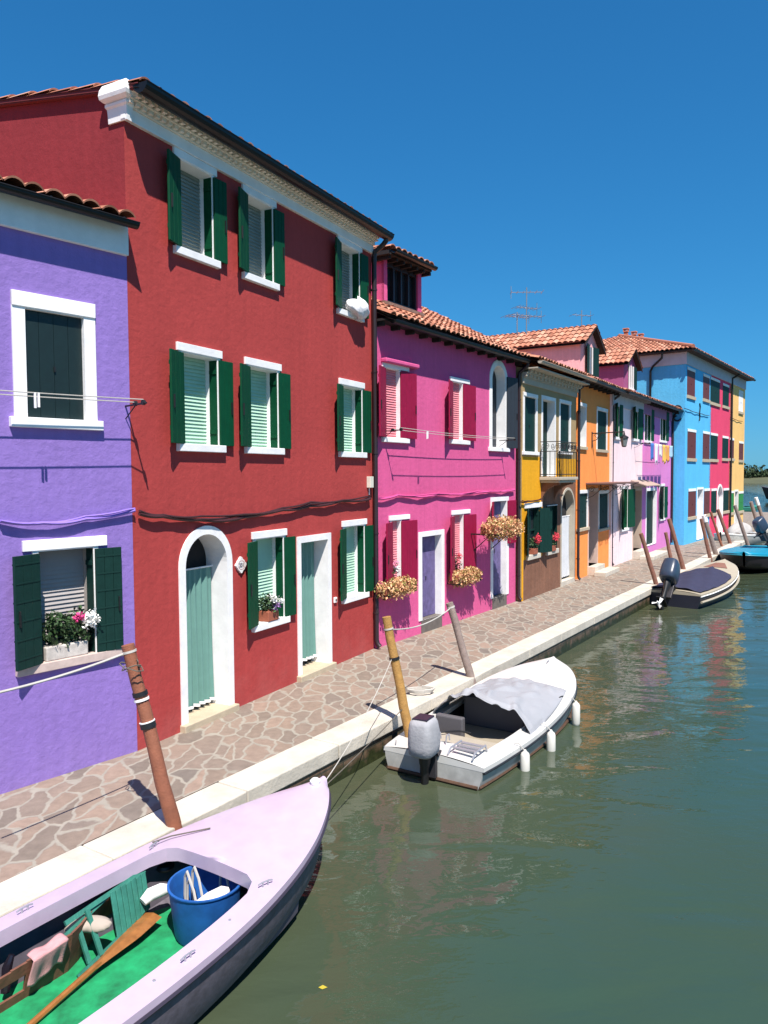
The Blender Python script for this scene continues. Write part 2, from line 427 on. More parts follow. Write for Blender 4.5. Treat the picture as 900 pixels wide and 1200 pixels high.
def wall_cable(name, label, h, pts, r=.02, m_=None, off=.045, strands=2):
    P = [h.W(x, y, off) for x, y in pts]; m = MB()
    for k in range(strands):
        path = []
        for i in range(len(P)-1):
            for t in range(6):
                f = t/6; s = P[i][0]+(P[i+1][0]-P[i][0])*f; z = P[i][1]+(P[i+1][1]-P[i][1])*f - .02*math.sin(math.pi*f)
                path.append(h.world(s, off+.012*math.sin(s*5+k*2)+k*.008, z+.02*k+.012*math.sin(s*3.1+k*1.7)))
        path.append(h.world(P[-1][0], off, P[-1][1]+.02*k))
        m.tube(path, r*(1 if k == 0 else .6), 6)
    return tag(m.build(name, m_ or M_cable, smooth=True), label, 'cable')

# ================================================================== PURPLE
Rb = G(161.3, 880)
up = Vector((.643, .766, 0)).normalized()
PUR = House('purple_house', 'purple rendered house at the left edge with dark green shutters', Rb - Vector((0,0,0)), u=up)
pm = plaster('purple_render', C(140,114,186,.93), bump=.4, var=.06, damp=.16)
s0, s1, z0, z1 = PUR.rect((28,361), (97,373), (97,493)); 
w = opening(PUR, s0, s1, z0, z1, d=.07, band=.13, lintel=.15, fill='panel', fill_m=mat('blackish_green_paint', C(16,38,38,.8), .5, .14, 12), lint_ext=0.0, sill=True, sill_h=.1, reveal_m=M_white)
s0, s1, z0, z1 = PUR.rect((44,645), (108,642), (108,765))
z1 = PUR.W(100, 642)[1]
w2 = opening(PUR, s0, s1, z0, z1, d=.24, band=.06, lintel=.11, fill='blind', fill_m=M_blindg, shut='LR', shm=M_dgreen, shw=.34, swr=.3, angL=22, angR=4, straps=6, lint_ext=.1, swx=(.2,.3), sill_m=mat('pinkish_sill_stone', C(222,200,190,.7), .85, .15, 8), reveal_m=mat('beige_reveal', C(180,172,165,.8), .8))
PW = (s0, s1, z0, z1)
PUR.walls(-6, -.002, 5.62, 6, [pm], left=True)
frieze(PUR, -6, -.003, 5.62, 5.93, M_white, o=.05)
slope_roof(PUR, -6, -.02, 5.97, .2, 6, .26)
gutter(PUR, -6, .0, .22, 5.93, .06)

# ================================================================== RED
RED = House('red_house', 'tall three storey dark red house with bright green shutters', (161.3,880), (438,760))
rm = plaster('red_render', C(170,64,62,.95), bump=.3, var=.07, damp=.2)
def redwin(tl, tr, b, lint=.1, **k):
    s0, s1, z0, z1 = RED.rect(tl, tr, b)
    s0 += .1; s1 -= .09; z0 += .09; z1 -= lint+.012
    a = dict(d=.22, band=.06, lintel=lint, shut='LR', shm=M_green, shw=(s1-s0)*.52, swr=(s1-s0)*.40, angL=17, angR=2, sill_h=.09)
    a.update(k)
    return opening(RED, s0, s1, z0, z1, **a), (s0, s1, z0, z1)
for a in (((201,172),(252,198.5),(204,297)), ((282,215.6),(322,236),(283.6,326.7)), ((393.7,275),(422.7,289),(395,367.8))):
    _, r33 = redwin(*a, fill_m=mat('grey_green_blind', C(168,176,168,.7), .7))
for a in (((205,400.5),(258.4,411.7),(209.6,528.7)), ((285,418),(328,427.3),(289,531.5)), ((396,442.2),(425.8,449.7),(397.8,535.6))): redwin(*a)
_, rg1 = redwin((293.5,624),(334.5,619),(297,740.4), fill='blind')
_, rg2 = redwin((399.5,610.3),(428.4,608),(403,707))
# arched doorway and rectangular doorway, their stone thresholds
AD0, AD1 = .83, 1.62
opening(RED, AD0, AD1, .06, 2.42, kind='doorway', arch=True, d=.34, band=.11, sill=False, fill='dark')
RD0, RD1 = 3.38, 4.16
opening(RED, RD0, RD1, .06, 2.13, kind='doorway', arch=False, d=.34, band=.1, lintel=.1, sill=False, fill='dark')
for a, b in ((AD0, AD1), (RD0, RD1)):
    m = RED.mb(); m.box(a-.13, b+.13, -.36, .09, -.02, .085); m.build('doorstep', M_cream, RED.e, bevel=.01)
RED.walls(0, RED.L, 7.41, 8, [rm, plaster('gable_shade_red_render', C(140,48,54,.9), bump=.3, var=.08, damp=.1)], region=lambda s_, z_: 1 if z_ == 5 else 0, tanp=.145)  # gable's weaker light put into a darker red on side and back walls
M_dent = mat('pale_dentil_plaster', C(232,222,208,.95), .85)
frieze(RED, -.03, RED.L, 7.11, 7.25, M_white, o=.05, dent=.1, dm=M_dent, top_o=.25, dk=.62)
slope_roof(RED, -.02, RED.L+.02, 7.42, .3, 8, .15, smin=.05)
gutter(RED, -.06, RED.L+.1, .31, 7.415, .105)
m = RED.mb(); m.obox((-.06,.28,7.36),(.055,0,0),(0,-4.2,.63),(0,0,.07)); m.build('verge_board', mat('dark_red_board', C(110,36,40), .8), RED.e)
# moulded white cornice return on the corner
m = RED.mb()
prof = [(0,7.10),(.02,7.10),(.025,7.2),(.03,7.25),(.05,7.27),(.05,7.3),(.03,7.31),(.07,7.32),(.1,7.34),(.11,7.38),(.10,7.44),(.07,7.50),(.03,7.53),(0,7.54)]
for i in range(len(prof)-1):
    (a, za), (b, zb) = prof[i], prof[i+1]
    for (x0, y0, x1, y1) in ((-1, -.26, -1, .0),):
        m.face([(-a-.004, -.2-a*.6, za), (-a-.004, .05+a, za), (-b-.004, .05+b, zb), (-b-.004, -.2-b*.6, zb)])
        m.face([(-a-.004, .05+a, za), (.06, .05+a, za), (.06, .05+b, zb), (-b-.004, .05+b, zb)])
        m.face([(-a-.004, -.2-a*.6, za), (0, -.2-a*.6, za), (0, -.2-b*.6, zb), (-b-.004, -.2-b*.6, zb)])
m.build('corner_moulding', M_white, RED.e, smooth=True, sangle=30)
downpipe(RED, RED.L-.02, .31, 7.33, r=.045)

# ================================================================== MAGENTA
MAG = House('magenta_house', 'magenta pink two storey house with crimson shutters and a roof dormer', (441,760), (604,705))
mm = plaster('magenta_render', C(212,90,142,.93), bump=.3, var=.07, damp=.2)
M_gsh = mat('shaded_lilac_frame', C(190,175,195,.9), .8)
def magwin(tl, tr, b, **k):
    s0, s1, z0, z1 = MAG.rect(tl, tr, b)
    s0 += .12; s1 -= .36; z0 += .09; z1 -= .11
    a = dict(d=.1, band=.05, lintel=.09, shut='LR', shm=M_mag_sh, shw=.44, swr=.52, angL=20, angR=3, fill='blind', fill_m=M_blindp, inner=False, lint_ext=(.03,.28), swx=.25)
    a.update(k)
    return opening(MAG, s0, s1, z0, z1, **a), (s0, s1, z0, z1)
magwin((445.6,424),(479,429),(449,518)); magwin((525.5,440.4),(550,445.5),(527,520))
_, mg1 = magwin((453.8,603.9),(480,602.2),(452,694)); _, mg2 = magwin((527.4,598),(550.7,596.2),(527,683))
s0, s1, z0, z1 = MAG.rect((573.5,424),(592,424),(573,526.5)); z1 = MAG.W(582,422)[1]-.02
wA = opening(MAG, s0+.12, s1-.02, z0+.05, z1-.1, arch=True, d=.26, band=.13, fill='panel', fill_m=M_dgrey_sh)
leaf(MAG, wA, s1+.03, z0+.05, z0+1.75, .42, 12, 1, M_dgrey_sh)
for (tl, tr, b, tz) in (((490,623.2),(519.9,620.7),(491,743.9), 0), ((574.5,582.8),(595.5,581.7),(576.8,713.5), 1)):
    s0, s1, z0, z1 = MAG.rect(tl, tr, b)
    nt_ = mat('faded_violet_door_paint', C(112,100,150,.75), .75, .3, 9, .3, 40)
    w = opening(MAG, s0+.12, s1-.12, .26, z1-.1, kind='doorway', d=.18, band=.12, lintel=.1, sill=False, fill='panel', fill_m=nt_)
    m = MAG.mb(); m.box(s0+.1, s1-.1, -.2, .015, 0, .262); m.build('doorstep', mat('grey_step_stone', C(120,112,105,.7), .85, .2, 8), w)
    if tz:
        leaf(MAG, w, s0+.1, 1.62, z1-.1, .36, 22, -1, M_mag_sh); leaf(MAG, w, s1-.1, 1.5, z1-.1, .42, 3, 1, M_mag_sh)
MDOOR = (s0, s1, z0, z1)
MAG.walls(0, MAG.L, 5.93, 7.5, [mm], tanp=.48)
slope_roof(MAG, -.02, MAG.L+.02, 5.99, .34, 7.5, .52)
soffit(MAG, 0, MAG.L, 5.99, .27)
gutter(MAG, .15, MAG.L+.02, .31, 5.94, .065)
m = MAG.mb(); m.box(.2, 1.35, 0, .13, 5.22, 5.30); m.build('string_moulding', mm, MAG.e, bevel=.02)
downpipe(MAG, MAG.L+.03, .3, 5.88, r=.042)
# small protruding ledge with cables at the left
# dormer
DO = -.62
d0s, d0z = MAG.W(450, 353, DO); d1s, _ = MAG.W(494, 365, DO)
dz1 = MAG.W(450, 300, DO)[1]-.05
m = MAG.mb()
m.box(d0s-.0, d0s+.12, DO-.06, DO, 6.3, dz1); m.box(d1s-.14, d1s, DO-.06, DO, 6.3, dz1)
m.face([(d0s,DO,6.1),(d0s,DO,dz1),(d0s,-3.6,dz1+.35),(d0s,-3.6,6.1)]); m.face([(d1s,DO,6.1),(d1s,DO,dz1),(d1s,-3.6,dz1+.35),(d1s,-3.6,6.1)])
m.face([(d0s,-3.6,6.1),(d1s,-3.6,6.1),(d1s,-3.6,dz1+.35),(d0s,-3.6,dz1+.35)])
m.face([(d0s,DO-.002,6.1),(d1s,DO-.002,6.1),(d1s,DO-.002,6.62),(d0s,DO-.002,6.62)])
dm = m.build('dormer', mm, MAG.e)
m = MAG.mb(); m.face([(d0s+.12,DO-.12,6.55),(d1s-.14,DO-.12,6.55),(d1s-.14,DO-.12,dz1),(d0s+.12,DO-.12,dz1)]); m.build('dormer_pane', M_glass, dm)
m = MAG.mb(); nf = 4
for i in range(nf+1):
    a = d0s+.12+(d1s-d0s-.31)*i/nf; m.box(a, a+.05, DO-.11, DO-.04, 6.6, dz1)
m.box(d0s+.1, d1s-.12, DO-.11, DO-.04, 6.6, 6.66); m.box(d0s+.1, d1s-.12, DO-.11, DO-.04, dz1-.1, dz1)
m.build('dormer_frame', mat('dark_frame_paint', C(40,34,40), .5), dm)
m = MAG.mb(); m.box(d0s-.04, d1s+.04, DO-.1, DO+.05, 6.6-.06, 6.6); m.build('dormer_sill', M_wood, dm)
m = MAG.mb(); g = Vector((0,-.99,.11)).normalized()
tile_field(m, (d0s-.2, DO+.28, dz1+.12), (1,0,0), g, (0,.11,.99), d1s-d0s+.25, 3.0)
m.box(d0s-.18, d1s+.03, -3.3, DO+.24, dz1+.02, dz1+.10, 1)
for i in range(7): a = d0s-.1+i*(d1s-d0s+.1)/6; m.box(a, a+.06, -3.2, DO+.2, dz1-.05, dz1+.02, 1)
m.build('dormer_roof', [TILE, mat('dark_eave_wood', C(34,27,26), .8)], dm, smooth=True)
m = MAG.mb(); K = 8
for k in range(K):
    t0, t1 = math.pi+math.pi*k/K, math.pi+math.pi*(k+1)/K
    P = lambda a, t: (a, DO+.31+.07*math.cos(t), dz1+.1+.07*math.sin(t))
    m.face([P(d0s-.1,t0),P(d1s+.05,t0),P(d1s+.05,t1),P(d0s-.1,t1)])
m.build('dormer_gutter', M_gutter, dm, smooth=True)

# ================================================================== OCHRE
OCH = House('ochre_house', 'narrow khaki and yellow house with an iron balcony over an arched door', (611,705), (674,681))
khaki = plaster('khaki_render', C(166,142,104,.95), damp=0); yel = plaster('yellow_render', C(224,160,28,.98), damp=0)
brn = plaster('brown_and_shade_render', C(138,98,78,.8), var=.16, damp=.1); beige = mat('beige_stone', C(200,190,172,.75), .85, .1)
for (tl, tr, b) in (((612.7,459.5),(628.7,462.7),(613.6,533.8)), ((655,467.6),(668,470.7),(655.5,533))):
    s0, s1, z0, z1 = OCH.rect(tl, tr, b); opening(OCH, s0+.09, s1-.05, z0+.1, z1-.1, d=.06, band=.09, lintel=.09, fill='panel', fill_m=M_dgreen, lint_ext=0, sill_h=.08)
s0, s1, z0, z1 = OCH.rect((634.4,462.7),(651,467),(636,560)); BD = (s0, s1)
opening(OCH, s0+.08, s1-.1, 3.12, z1-.1, kind='doorway', d=.24, band=.09, lintel=.1, sill=False, fill='panel', fill_m=M_dgreen)
s0, s1, z0, z1 = OCH.rect((657,585),(673,583),(657,685)); z1 = OCH.W(666,570)[1]-.1
AR = (s0+.06, s1-.06)
opening(OCH, s0+.06, s1-.06, .12, z1, kind='doorway', arch=True, d=.22, band=.07, sill=False, frame_m=beige, fill='dark')
m = OCH.mb(); m.box(s0, s1, -.3, .03, 0, .13); m.build('doorstep', M_istria, OCH.e)
gw = []
for (tl, tr, b) in (((614,597),(634.5,594),(614,652)), ((637,596),(655.5,594),(637,648))):
    s0, s1, z0, z1 = OCH.rect(tl, tr, b); gw.append((s0, s1, z0, z1))
z0 = gw[0][2]; z1 = gw[0][3]
for i, (s0, s1, _, _) in enumerate(gw):
    opening(OCH, s0+.22, s1-.24, z0, z1, d=.12, band=.015, frame_m=M_dgreen, lintel_m=M_white, lintel=.13 if i == 0 else .02, lint_ext=.2 if i == 0 else 0, shut='LR' if i == 0 else 'L', shm=M_dgreen, shw=.34, swr=.5, angL=20, angR=20, fill='glass', fill_m=M_dgreen, inner=True, sill_m=M_istria, sill_h=.12)
zk = 3.62
def reg(s, z):
    if z > zk: return 0
    if z < 1.02 and s > .12: return 2
    if z < 2.95 and s > 1.45: return 2  # shade below the balcony, put into the wall colour as brown
    return 1
OCH.walls(0, OCH.L, 5.8, 7.5, [khaki, yel, brn], region=reg, extra_z=(zk, 1.02, 2.95), extra_s=(.12, 1.45), tanp=.24)
frieze(OCH, 0, OCH.L, 5.42, 5.56, beige, o=.04, dent=.26, dm=beige, top_o=.4)
slope_roof(OCH, -.02, OCH.L, 5.98, .42, 7.5, .30)
gutter(OCH, 0, OCH.L+.35, .46, 5.93, .065, m_=mat('pale_gutter', C(205,190,170,.7), .6))
downpipe(OCH, OCH.L+.06, .3, 5.88, r=.04)
# balcony
bs0, bs1 = OCH.W(633,561)[0], 0; bs0 = BD[0]-.12; bs1 = BD[1]+.2; bo = .58
m = OCH.mb(); m.box(bs0, bs1, .003, bo, 3.02, 3.10); m.box(bs0+.04, bs1-.04, .003, bo-.05, 2.95, 3.02)
bal = m.build('balcony', beige, OCH.e, bevel=.01)
for a in (bs0+.12, bs1-.3):
    m = OCH.mb(); N = 10
    prof = [(0, 2.95), (bo-.08, 2.95)] + [((bo-.1)*(1-math.sin(t/N*math.pi/2)), 2.9-.55*(1-math.cos(t/N*math.pi/2))) for t in range(N+1)]
    for x in (a, a+.16): m.face([(x, .003+p[0], p[1]) for p in prof])
    for i in range(len(prof)): p, q = prof[i], prof[(i+1)%len(prof)]; m.face([(a,.003+p[0],p[1]),(a+.16,.003+p[0],p[1]),(a+.16,.003+q[0],q[1]),(a,.003+q[0],q[1])])
    m.build('balcony_bracket', brn, bal)
m = OCH.mb(); zt = 4.02
path = [(bs0+.03,.01),(bs0+.03,bo-.04),(bs1-.03,bo-.04),(bs1-.03,.01)]
for i in range(3):
    (a, b), (c, d) = path[i], path[i+1]; Lg = math.hypot(c-a, d-b); n = int(Lg/.13)
    for z in (3.17, zt-.25, zt): m.tube([(a,b,z),(c,d,z)], .012, 6)
    for k in range(n+1):
        f = k/n; x, y = a+(c-a)*f, b+(d-b)*f; m.tube([(x,y,3.1),(x,y,zt-.25)], .008 if k % n else .018, 6)
    for k in range(max(1, int(Lg/.26))):
        f = (k+.5)/max(1, int(Lg/.26)); cx, cy = a+(c-a)*f, b+(d-b)*f; ex, ey = (c-a)/Lg, (d-b)/Lg
        for sg in (-1, 1):
            sp = [(cx+ex*(sg*.055+.05*(1-t/16)*math.cos(t*.75)), cy+ey*(sg*.055+.05*(1-t/16)*math.cos(t*.75)), zt-.125+.1*(1-t/16)*math.sin(t*.75)*sg) for t in range(13)]
            m.tube(sp, .007, 5)
m.build('railing', M_black, bal)

# ================================================================== ORANGE
ORA = House('orange_house', 'bright orange house with closed dark shutters and an iron bracketed door canopy', (677,679), (714,664))
om = plaster('orange_render', C(250,150,78,.98), damp=.1)
for (tl, tr, b, f) in (((675.5,472.4),(686.5,474),(678,525),1), ((698.9,478.3),(711.3,480),(698.9,528.4),0), ((675.4,576),(688.5,575),(676,622),0), ((701,576),(712.9,575),(700.7,622),0)):
    s0, s1, z0, z1 = ORA.rect(tl, tr, b); s0 = max(s0, .0)
    opening(ORA, s0+.1, s1-.06, z0+.05, z1-.08, d=.22 if f else .05, band=.08, lintel=.1, fill='panel', fill_m=M_dgreen, lint_ext=0, sill_h=.09, sill_m=M_cream)
s0, s1, z0, z1 = ORA.rect((689.5,576),(700.5,576),(690,668))
opening(ORA, s0+.02, s1-.05, .28, z1, kind='doorway', d=.32, band=.06, lintel=.1, sill=False, fill='panel', fill_m=mat('taupe_door_paint', C(150,118,108,.7), .7), frame_m=mat('pinkish_stone', C(225,195,180,.8), .8))
m = ORA.mb(); m.box(s0-.05, s1, -.3, .25, 0, .28); m.box(s0-.2, s1+.4, .251, .62, 0, .14); m.build('doorstep', M_istria, ORA.e, bevel=.01)
OD = (s0, s1)
ORA.walls(0, ORA.L, 5.92, 7.5, [om], tanp=.24)
slope_roof(ORA, 0, ORA.L+.02, 5.98, .42, 7.5, .3)
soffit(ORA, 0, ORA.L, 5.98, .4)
gutter(ORA, .05, ORA.L, .45, 5.95, .065)
downpipe(ORA, ORA.L+.04, .3, 5.9, r=.04)
m = ORA.mb(); cs0 = OD[0]-.3; cs1 = ORA.L+.5
m.box(cs0, cs1, .003, .85, 2.86, 2.91)
can = m.build('door_canopy', mat('canopy_metal', C(120,88,80), .6), ORA.e)
m = ORA.mb()
for a in (cs0+.1, (cs0+cs1)/2, cs1-.1):
    m.tube([(a,.01,2.4),(a,.01,2.85),(a,.8,2.85)], .012, 6); m.tube([(a,.01,2.42),(a,.2,2.5),(a,.5,2.75),(a,.78,2.84)], .01, 6)
    for cx, cz, r0 in ((.17,2.7,.1),(.42,2.76,.07)):
        m.tube([(a, cx+r0*(1-t/20)*math.cos(t*.6), cz+r0*(1-t/20)*math.sin(t*.6)) for t in range(18)], .008, 5)
for i in range(4):
    cx = cs0+.35+i*(cs1-cs0-.5)/4
    for sg in (-1, 1): m.tube([(cx+sg*.12+.1*(1-t/18)*math.cos(t*.6), .83, 2.75+.09*(1-t/18)*math.sin(t*.6)*sg) for t in range(16)], .008, 5)
m.build('scroll_bracket', M_black, can)
# big dormer with pink cheeks (abbaino)
DO = -1.0
a0 = ORA.W(680, 430, DO)[0]; a1 = ORA.W(701.5, 430, DO)[0]; zb = 6.2; ze = 7.75; zp = 8.4; am = (a0+a1)/2; Ld = 4.6
m = ORA.mb(); pk_ = plaster('pale_salmon_render', C(236,176,178,.95), damp=0)
m.face([(a0,DO,zb),(a1,DO,zb),(a1,DO,ze),(am,DO,zp),(a0,DO,ze)])
for a in (a0, a1): m.face([(a,DO,zb),(a,DO-Ld,zb),(a,DO-Ld,ze),(a,DO,ze)])
m.face([(a0,DO-Ld,zb),(a1,DO-Ld,zb),(a1,DO-Ld,ze),(am,DO-Ld,zp),(a0,DO-Ld,ze)])
dm = m.build('dormer', pk_, ORA.e)
m = ORA.mb(); hw = (a1-a0)/2+.16; rise = zp-ze; sl = math.hypot((a1-a0)/2, rise)
for sg in (-1, 1):
    g = Vector((-sg*(a1-a0)/2, 0, rise)).normalized(); nn = Vector((sg*rise, 0, (a1-a0)/2)).normalized()
    P0 = Vector((am+sg*(a1-a0)/2, DO+.25, ze)) - g*.2 + nn*.04
    tile_field(m, P0, (0,-1,0), g, nn, Ld+.3, sl+.2)
    q = [(am+sg*((a1-a0)/2+.18), ze-.14), (am, zp+.03)]
    m.face([(q[0][0],DO+.22,q[0][1]),(q[1][0],DO+.22,q[1][1]),(q[1][0],DO-Ld,q[1][1]),(q[0][0],DO-Ld,q[0][1])], 1)
    m.obox((q[0][0],DO+.2,q[0][1]-.06),(q[1][0]-q[0][0],0,q[1][1]-q[0][1]),(0,.03,0),(0,0,.1), 1)
m.build('dormer_roof', [TILE, mat('dark_eave_wood', C(34,27,26), .8)], dm, smooth=True)
m = ORA.mb(); m.box(am-.2, am+.2, DO+.002, DO+.03, zb+.55, ze-.05); m.build('dormer_pane', M_glass, dm)
m = ORA.mb()
for x in (am-.2, am+.16): m.box(x, x+.04, DO+.03, DO+.06, zb+.55, ze-.05)
m.build('dormer_frame', M_white, dm)
for sg in (-1, 1):
    leaf(ORA, dm, am+sg*.22, zb+.5, ze-.02, .5, 8, sg, M_dgreen, o0=DO+.04, hinge=False)

# ================================================================== PALE PINK + LILAC
pu = (G(785,638.5)-G(716,664.5)).normalized()
PAL = House('pale_pink_house', 'pale pink house between the orange house and the lilac house', G(716,664.5), u=pu)
pb = PAL.W(752.5, 560)[0]; pe = PAL.W(785.5, 560)[0]
LIL = House('lilac_pink_house', 'lilac pink house beside the blue house with laundry on its wall', G(716,664.5)+pu*pb, u=pu)
ppm = plaster('pale_pink_render', C(245,218,220,.98), damp=.05); lim = plaster('lilac_pink_render', C(214,130,194,.95), damp=.05)
def pw(h, tl, tr, b, fill='panel', shut=None, fm=None, **k):
    s0, s1, z0, z1 = h.rect(tl, tr, b)
    a = dict(d=.18, band=.06, lintel=.1, fill=fill, fill_m=fm or M_green, shut=shut, shm=M_green, lint_ext=.02, sill_h=.09); a.update(k)
    return opening(h, s0, s1, z0, z1, **a)
pw(PAL, (720.5,473),(725,473),(721,512), fill='blind', shut='LR', shw=.34, angL=25)
pw(PAL, (741.5,477),(747,478),(741,514), fill='blind', shut='LR', shw=.34, swr=.6, angL=25)
pw(PAL, (728,573),(735,573),(728,620), fill='blind', shut='LR', shw=.4, swr=.8, angL=25, d=.2)
s0, s1, z0, z1 = PAL.rect((742,575),(751.5,575),(743,645))
w = opening(PAL, s0, s1, .3, z1, kind='doorway', d=.7, band=.05, lintel=.16, sill=False, frame_m=mat('beige_porch', C(200,178,160,.85), .8), fill='panel', fill_m=M_dgreen)
m = PAL.mb(); m.box(s0-.05, s1+.02, -.7, .3, 0, .3); m.box(s0-.2, s1+1.2, .301, .8, 0, .14); m.build('doorstep', M_istria, PAL.e, bevel=.01)
PAL.walls(0, pb, 5.98, 7.5, [ppm], tanp=.24)
frieze(PAL, 0, pb, 5.5, 5.9, mat('pale_grey_frieze', C(200,196,204,.9), .8), o=.04)
slope_roof(PAL, 0, pb, 5.98, .42, 7.5, .3)
soffit(PAL, 0, pb, 6.03, .4, mat('grey_eave', C(150,145,145), .8))
gutter(PAL, .25, pb, .45, 5.95, .065)
pw(LIL, (755.5,478),(762.5,479),(755.5,516), fill='blind', shut='R', swr=.35); pw(LIL, (774,481),(780,482),(774,516), fill='blind', shut='R', swr=.4)
s0, s1, z0, z1 = LIL.rect((757.5,576),(768.5,574),(759,632))
opening(LIL, s0, s1, .3, z1, kind='doorway', d=.15, band=.1, lintel=.12, sill=False, fill='panel', fill_m=M_dgreen)
pw(LIL, (773,570),(778,570),(773,608), fill='blind', shut='LR', shw=.4, swr=.45, angL=30)
le = LIL.W(786, 560)[0]
LIL.walls(0, le, 5.98, 7.5, [lim], tanp=.24)
frieze(LIL, 0, le, 5.5, 5.9, mat('mauve_frieze', C(176,116,158,.85), .8), o=.04)
slope_roof(LIL, 0, le+.3, 5.98, .42, 7.5, .3)
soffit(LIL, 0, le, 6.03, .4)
gutter(LIL, 0, le+.4, .45, 5.95, .065)
m = LIL.mb(); m.tube([(le+.3,.45,5.92),(le+.28,.42,5.84),(le+.08,.12,5.72),(le+.0,.07,5.6),(le+.0,.07,.1)], .045, 8); m.build('drainpipe', M_pipe, LIL.e, smooth=True)
# tiled canopy over the porch
c0 = PAL.W(741,570)[0]-.3; m = PAL.mb(); g = Vector((0,-.93,.36)).normalized()
m.obox((c0,.6,2.72),(2.3,0,0),(0,-.58,.2),(0,0,.03)); m.obox((c0+.05,.55,2.66),(.05,0,0),(0,-.53,.18),(0,0,.06)); m.obox((c0+2.1,.55,2.66),(.05,0,0),(0,-.53,.18),(0,0,.06))
m.build('porch_canopy', mat('canopy_boards', C(190,165,150,.7), .8), PAL.e)
# dormer of the lilac house
DO = -1.1
a0 = LIL.W(731, 430, DO)[0]; a1 = LIL.W(745.5, 430, DO)[0]; zb = 6.2; ze = 7.75; zp = 8.35; am = (a0+a1)/2; Ld = 5
m = LIL.mb(); vio = plaster('mauve_render', C(158,84,128,.95), damp=0)
m.face([(a0,DO,zb),(a1,DO,zb),(a1,DO,ze),(am,DO,zp),(a0,DO,ze)])
for a in (a0, a1): m.face([(a,DO,zb),(a,DO-Ld,zb),(a,DO-Ld,ze),(a,DO,ze)])
m.face([(a0,DO-Ld,zb),(a1,DO-Ld,zb),(a1,DO-Ld,ze),(am,DO-Ld,zp),(a0,DO-Ld,ze)])
dm = m.build('dormer', vio, LIL.e)
m = LIL.mb(); rise = zp-ze; sl = math.hypot((a1-a0)/2, rise)
for sg in (-1, 1):
    g = Vector((-sg*(a1-a0)/2, 0, rise)).normalized(); nn = Vector((sg*rise, 0, (a1-a0)/2)).normalized()
    P0 = Vector((am+sg*(a1-a0)/2, DO+.25, ze)) - g*.2 + nn*.04
    tile_field(m, P0, (0,-1,0), g, nn, Ld+.3, sl+.2)
    q = [(am+sg*((a1-a0)/2+.18), ze-.14), (am, zp+.03)]
    m.face([(q[0][0],DO+.22,q[0][1]),(q[1][0],DO+.22,q[1][1]),(q[1][0],DO-Ld,q[1][1]),(q[0][0],DO-Ld,q[0][1])], 1)
    m.obox((q[0][0],DO+.2,q[0][1]-.06),(q[1][0]-q[0][0],0,q[1][1]-q[0][1]),(0,.03,0),(0,0,.1), 1)
m.build('dormer_roof', [TILE, mat('dark_eave_wood', C(34,27,26), .8)], dm, smooth=True)
m = LIL.mb(); m.box(am-.3, am+.3, DO+.002, DO+.03, zb+.6, ze-.1); m.build('dormer_pane', M_glass, dm)
m = LIL.mb()
for x in (am-.34, am-.03, am+.29): m.box(x, x+.06, DO+.03, DO+.07, zb+.55, ze-.05)
m.box(am-.34, am+.35, DO+.028, DO+.1, zb+.5, zb+.56); m.build('dormer_frame', M_white, dm)
leaf(LIL, dm, am+.36, zb+.55, ze-.05, .4, 5, 1, M_dgreen, o0=DO+.04, hinge=False)

# ================================================================== BLUE, CRIMSON, YELLOW block
bu = Vector((.590, .807, 0)).normalized()
BLU = House('blue_house', 'sky blue corner house with brown shutters and a hipped tile roof', G(801,639), u=bu)
b1 = BLU.W(832,560)[0]; b2 = BLU.W(854.7,560)[0]; b3 = BLU.W(871.5,560)[0]
CRI = House('crimson_house', 'rose red house with dark green shutters between the blue and sand yellow houses', BLU.A+bu*b1, u=bu)
YEL = House('sand_yellow_house', 'sand yellow house with green ground floor shutters at the far end of the row', BLU.A+bu*b2, u=bu)
bm_ = plaster('sky_blue_render', C(88,182,228,.98), damp=.05); cm = plaster('rose_red_render', C(222,70,106,.98), damp=.05); ym = plaster('sand_yellow_render', C(236,190,118,.98), damp=.05)
def bw(h, tl, tr, b, fm, **k):
    s0, s1, z0, z1 = h.rect(tl, tr, b)
    a = dict(d=.03, band=.01, lintel=.12, proud=.012, frame_m=fm, lintel_m=M_white, fill='panel', fill_m=fm, lint_ext=0, sill_h=.14, sill_m=M_cream); a.update(k)
    return opening(h, s0+.02, s1-.02, z0, z1-.1, **a)
for (tl, tr, b) in (((805.3,430),(814.5,435),(805.5,463)), ((824,438),(831.5,442),(824,467)), ((805.6,503),(815.5,505),(806,537)), ((823.7,506),(831.5,507),(824,538)), ((806.5,574),(815.5,573),(807,606)), ((825,573.5),(831.7,573),(825,603))): bw(BLU, tl, tr, b, M_brown_sh)
s0, s1, z0, z1 = BLU.rect((817,574),(823.8,573),(818,626))
opening(BLU, s0+.05, s1-.05, .08, z1, kind='doorway', d=.25, band=.1, lintel=.1, sill=False, fill='panel', fill_m=mat('grey_white_door', C(200,204,212,.8), .7))
BLU.walls(0, b1, 8.05, 9, [bm_], tanp=0)
for (tl, tr, b) in (((832.6,443),(843.5,446),(833,471)), ((847,449),(854.2,453),(847,475)), ((832.6,508),(841,509),(833,538)), ((846.5,510.7),(853.5,513),(846.7,537)), ((833.4,573.5),(839.6,573),(833.5,602)), ((847.5,572.5),(854,573),(848,599))): bw(CRI, tl, tr, b, M_dgreen)
s0, s1, z0, z1 = CRI.rect((840.5,575),(846.8,574),(841,622)); 
opening(CRI, s0+.05, s1-.05, .08, z1+.2, kind='doorway', arch=True, d=.2, band=.12, sill=False, fill='panel', fill_m=mat('pinkish_white_door', C(226,196,196,.8), .7))
CRI.walls(0, b2-b1, 8.05, 9, [cm], tanp=0)
bw(YEL, (865.8,457),(870.8,460),(866,482), M_white)
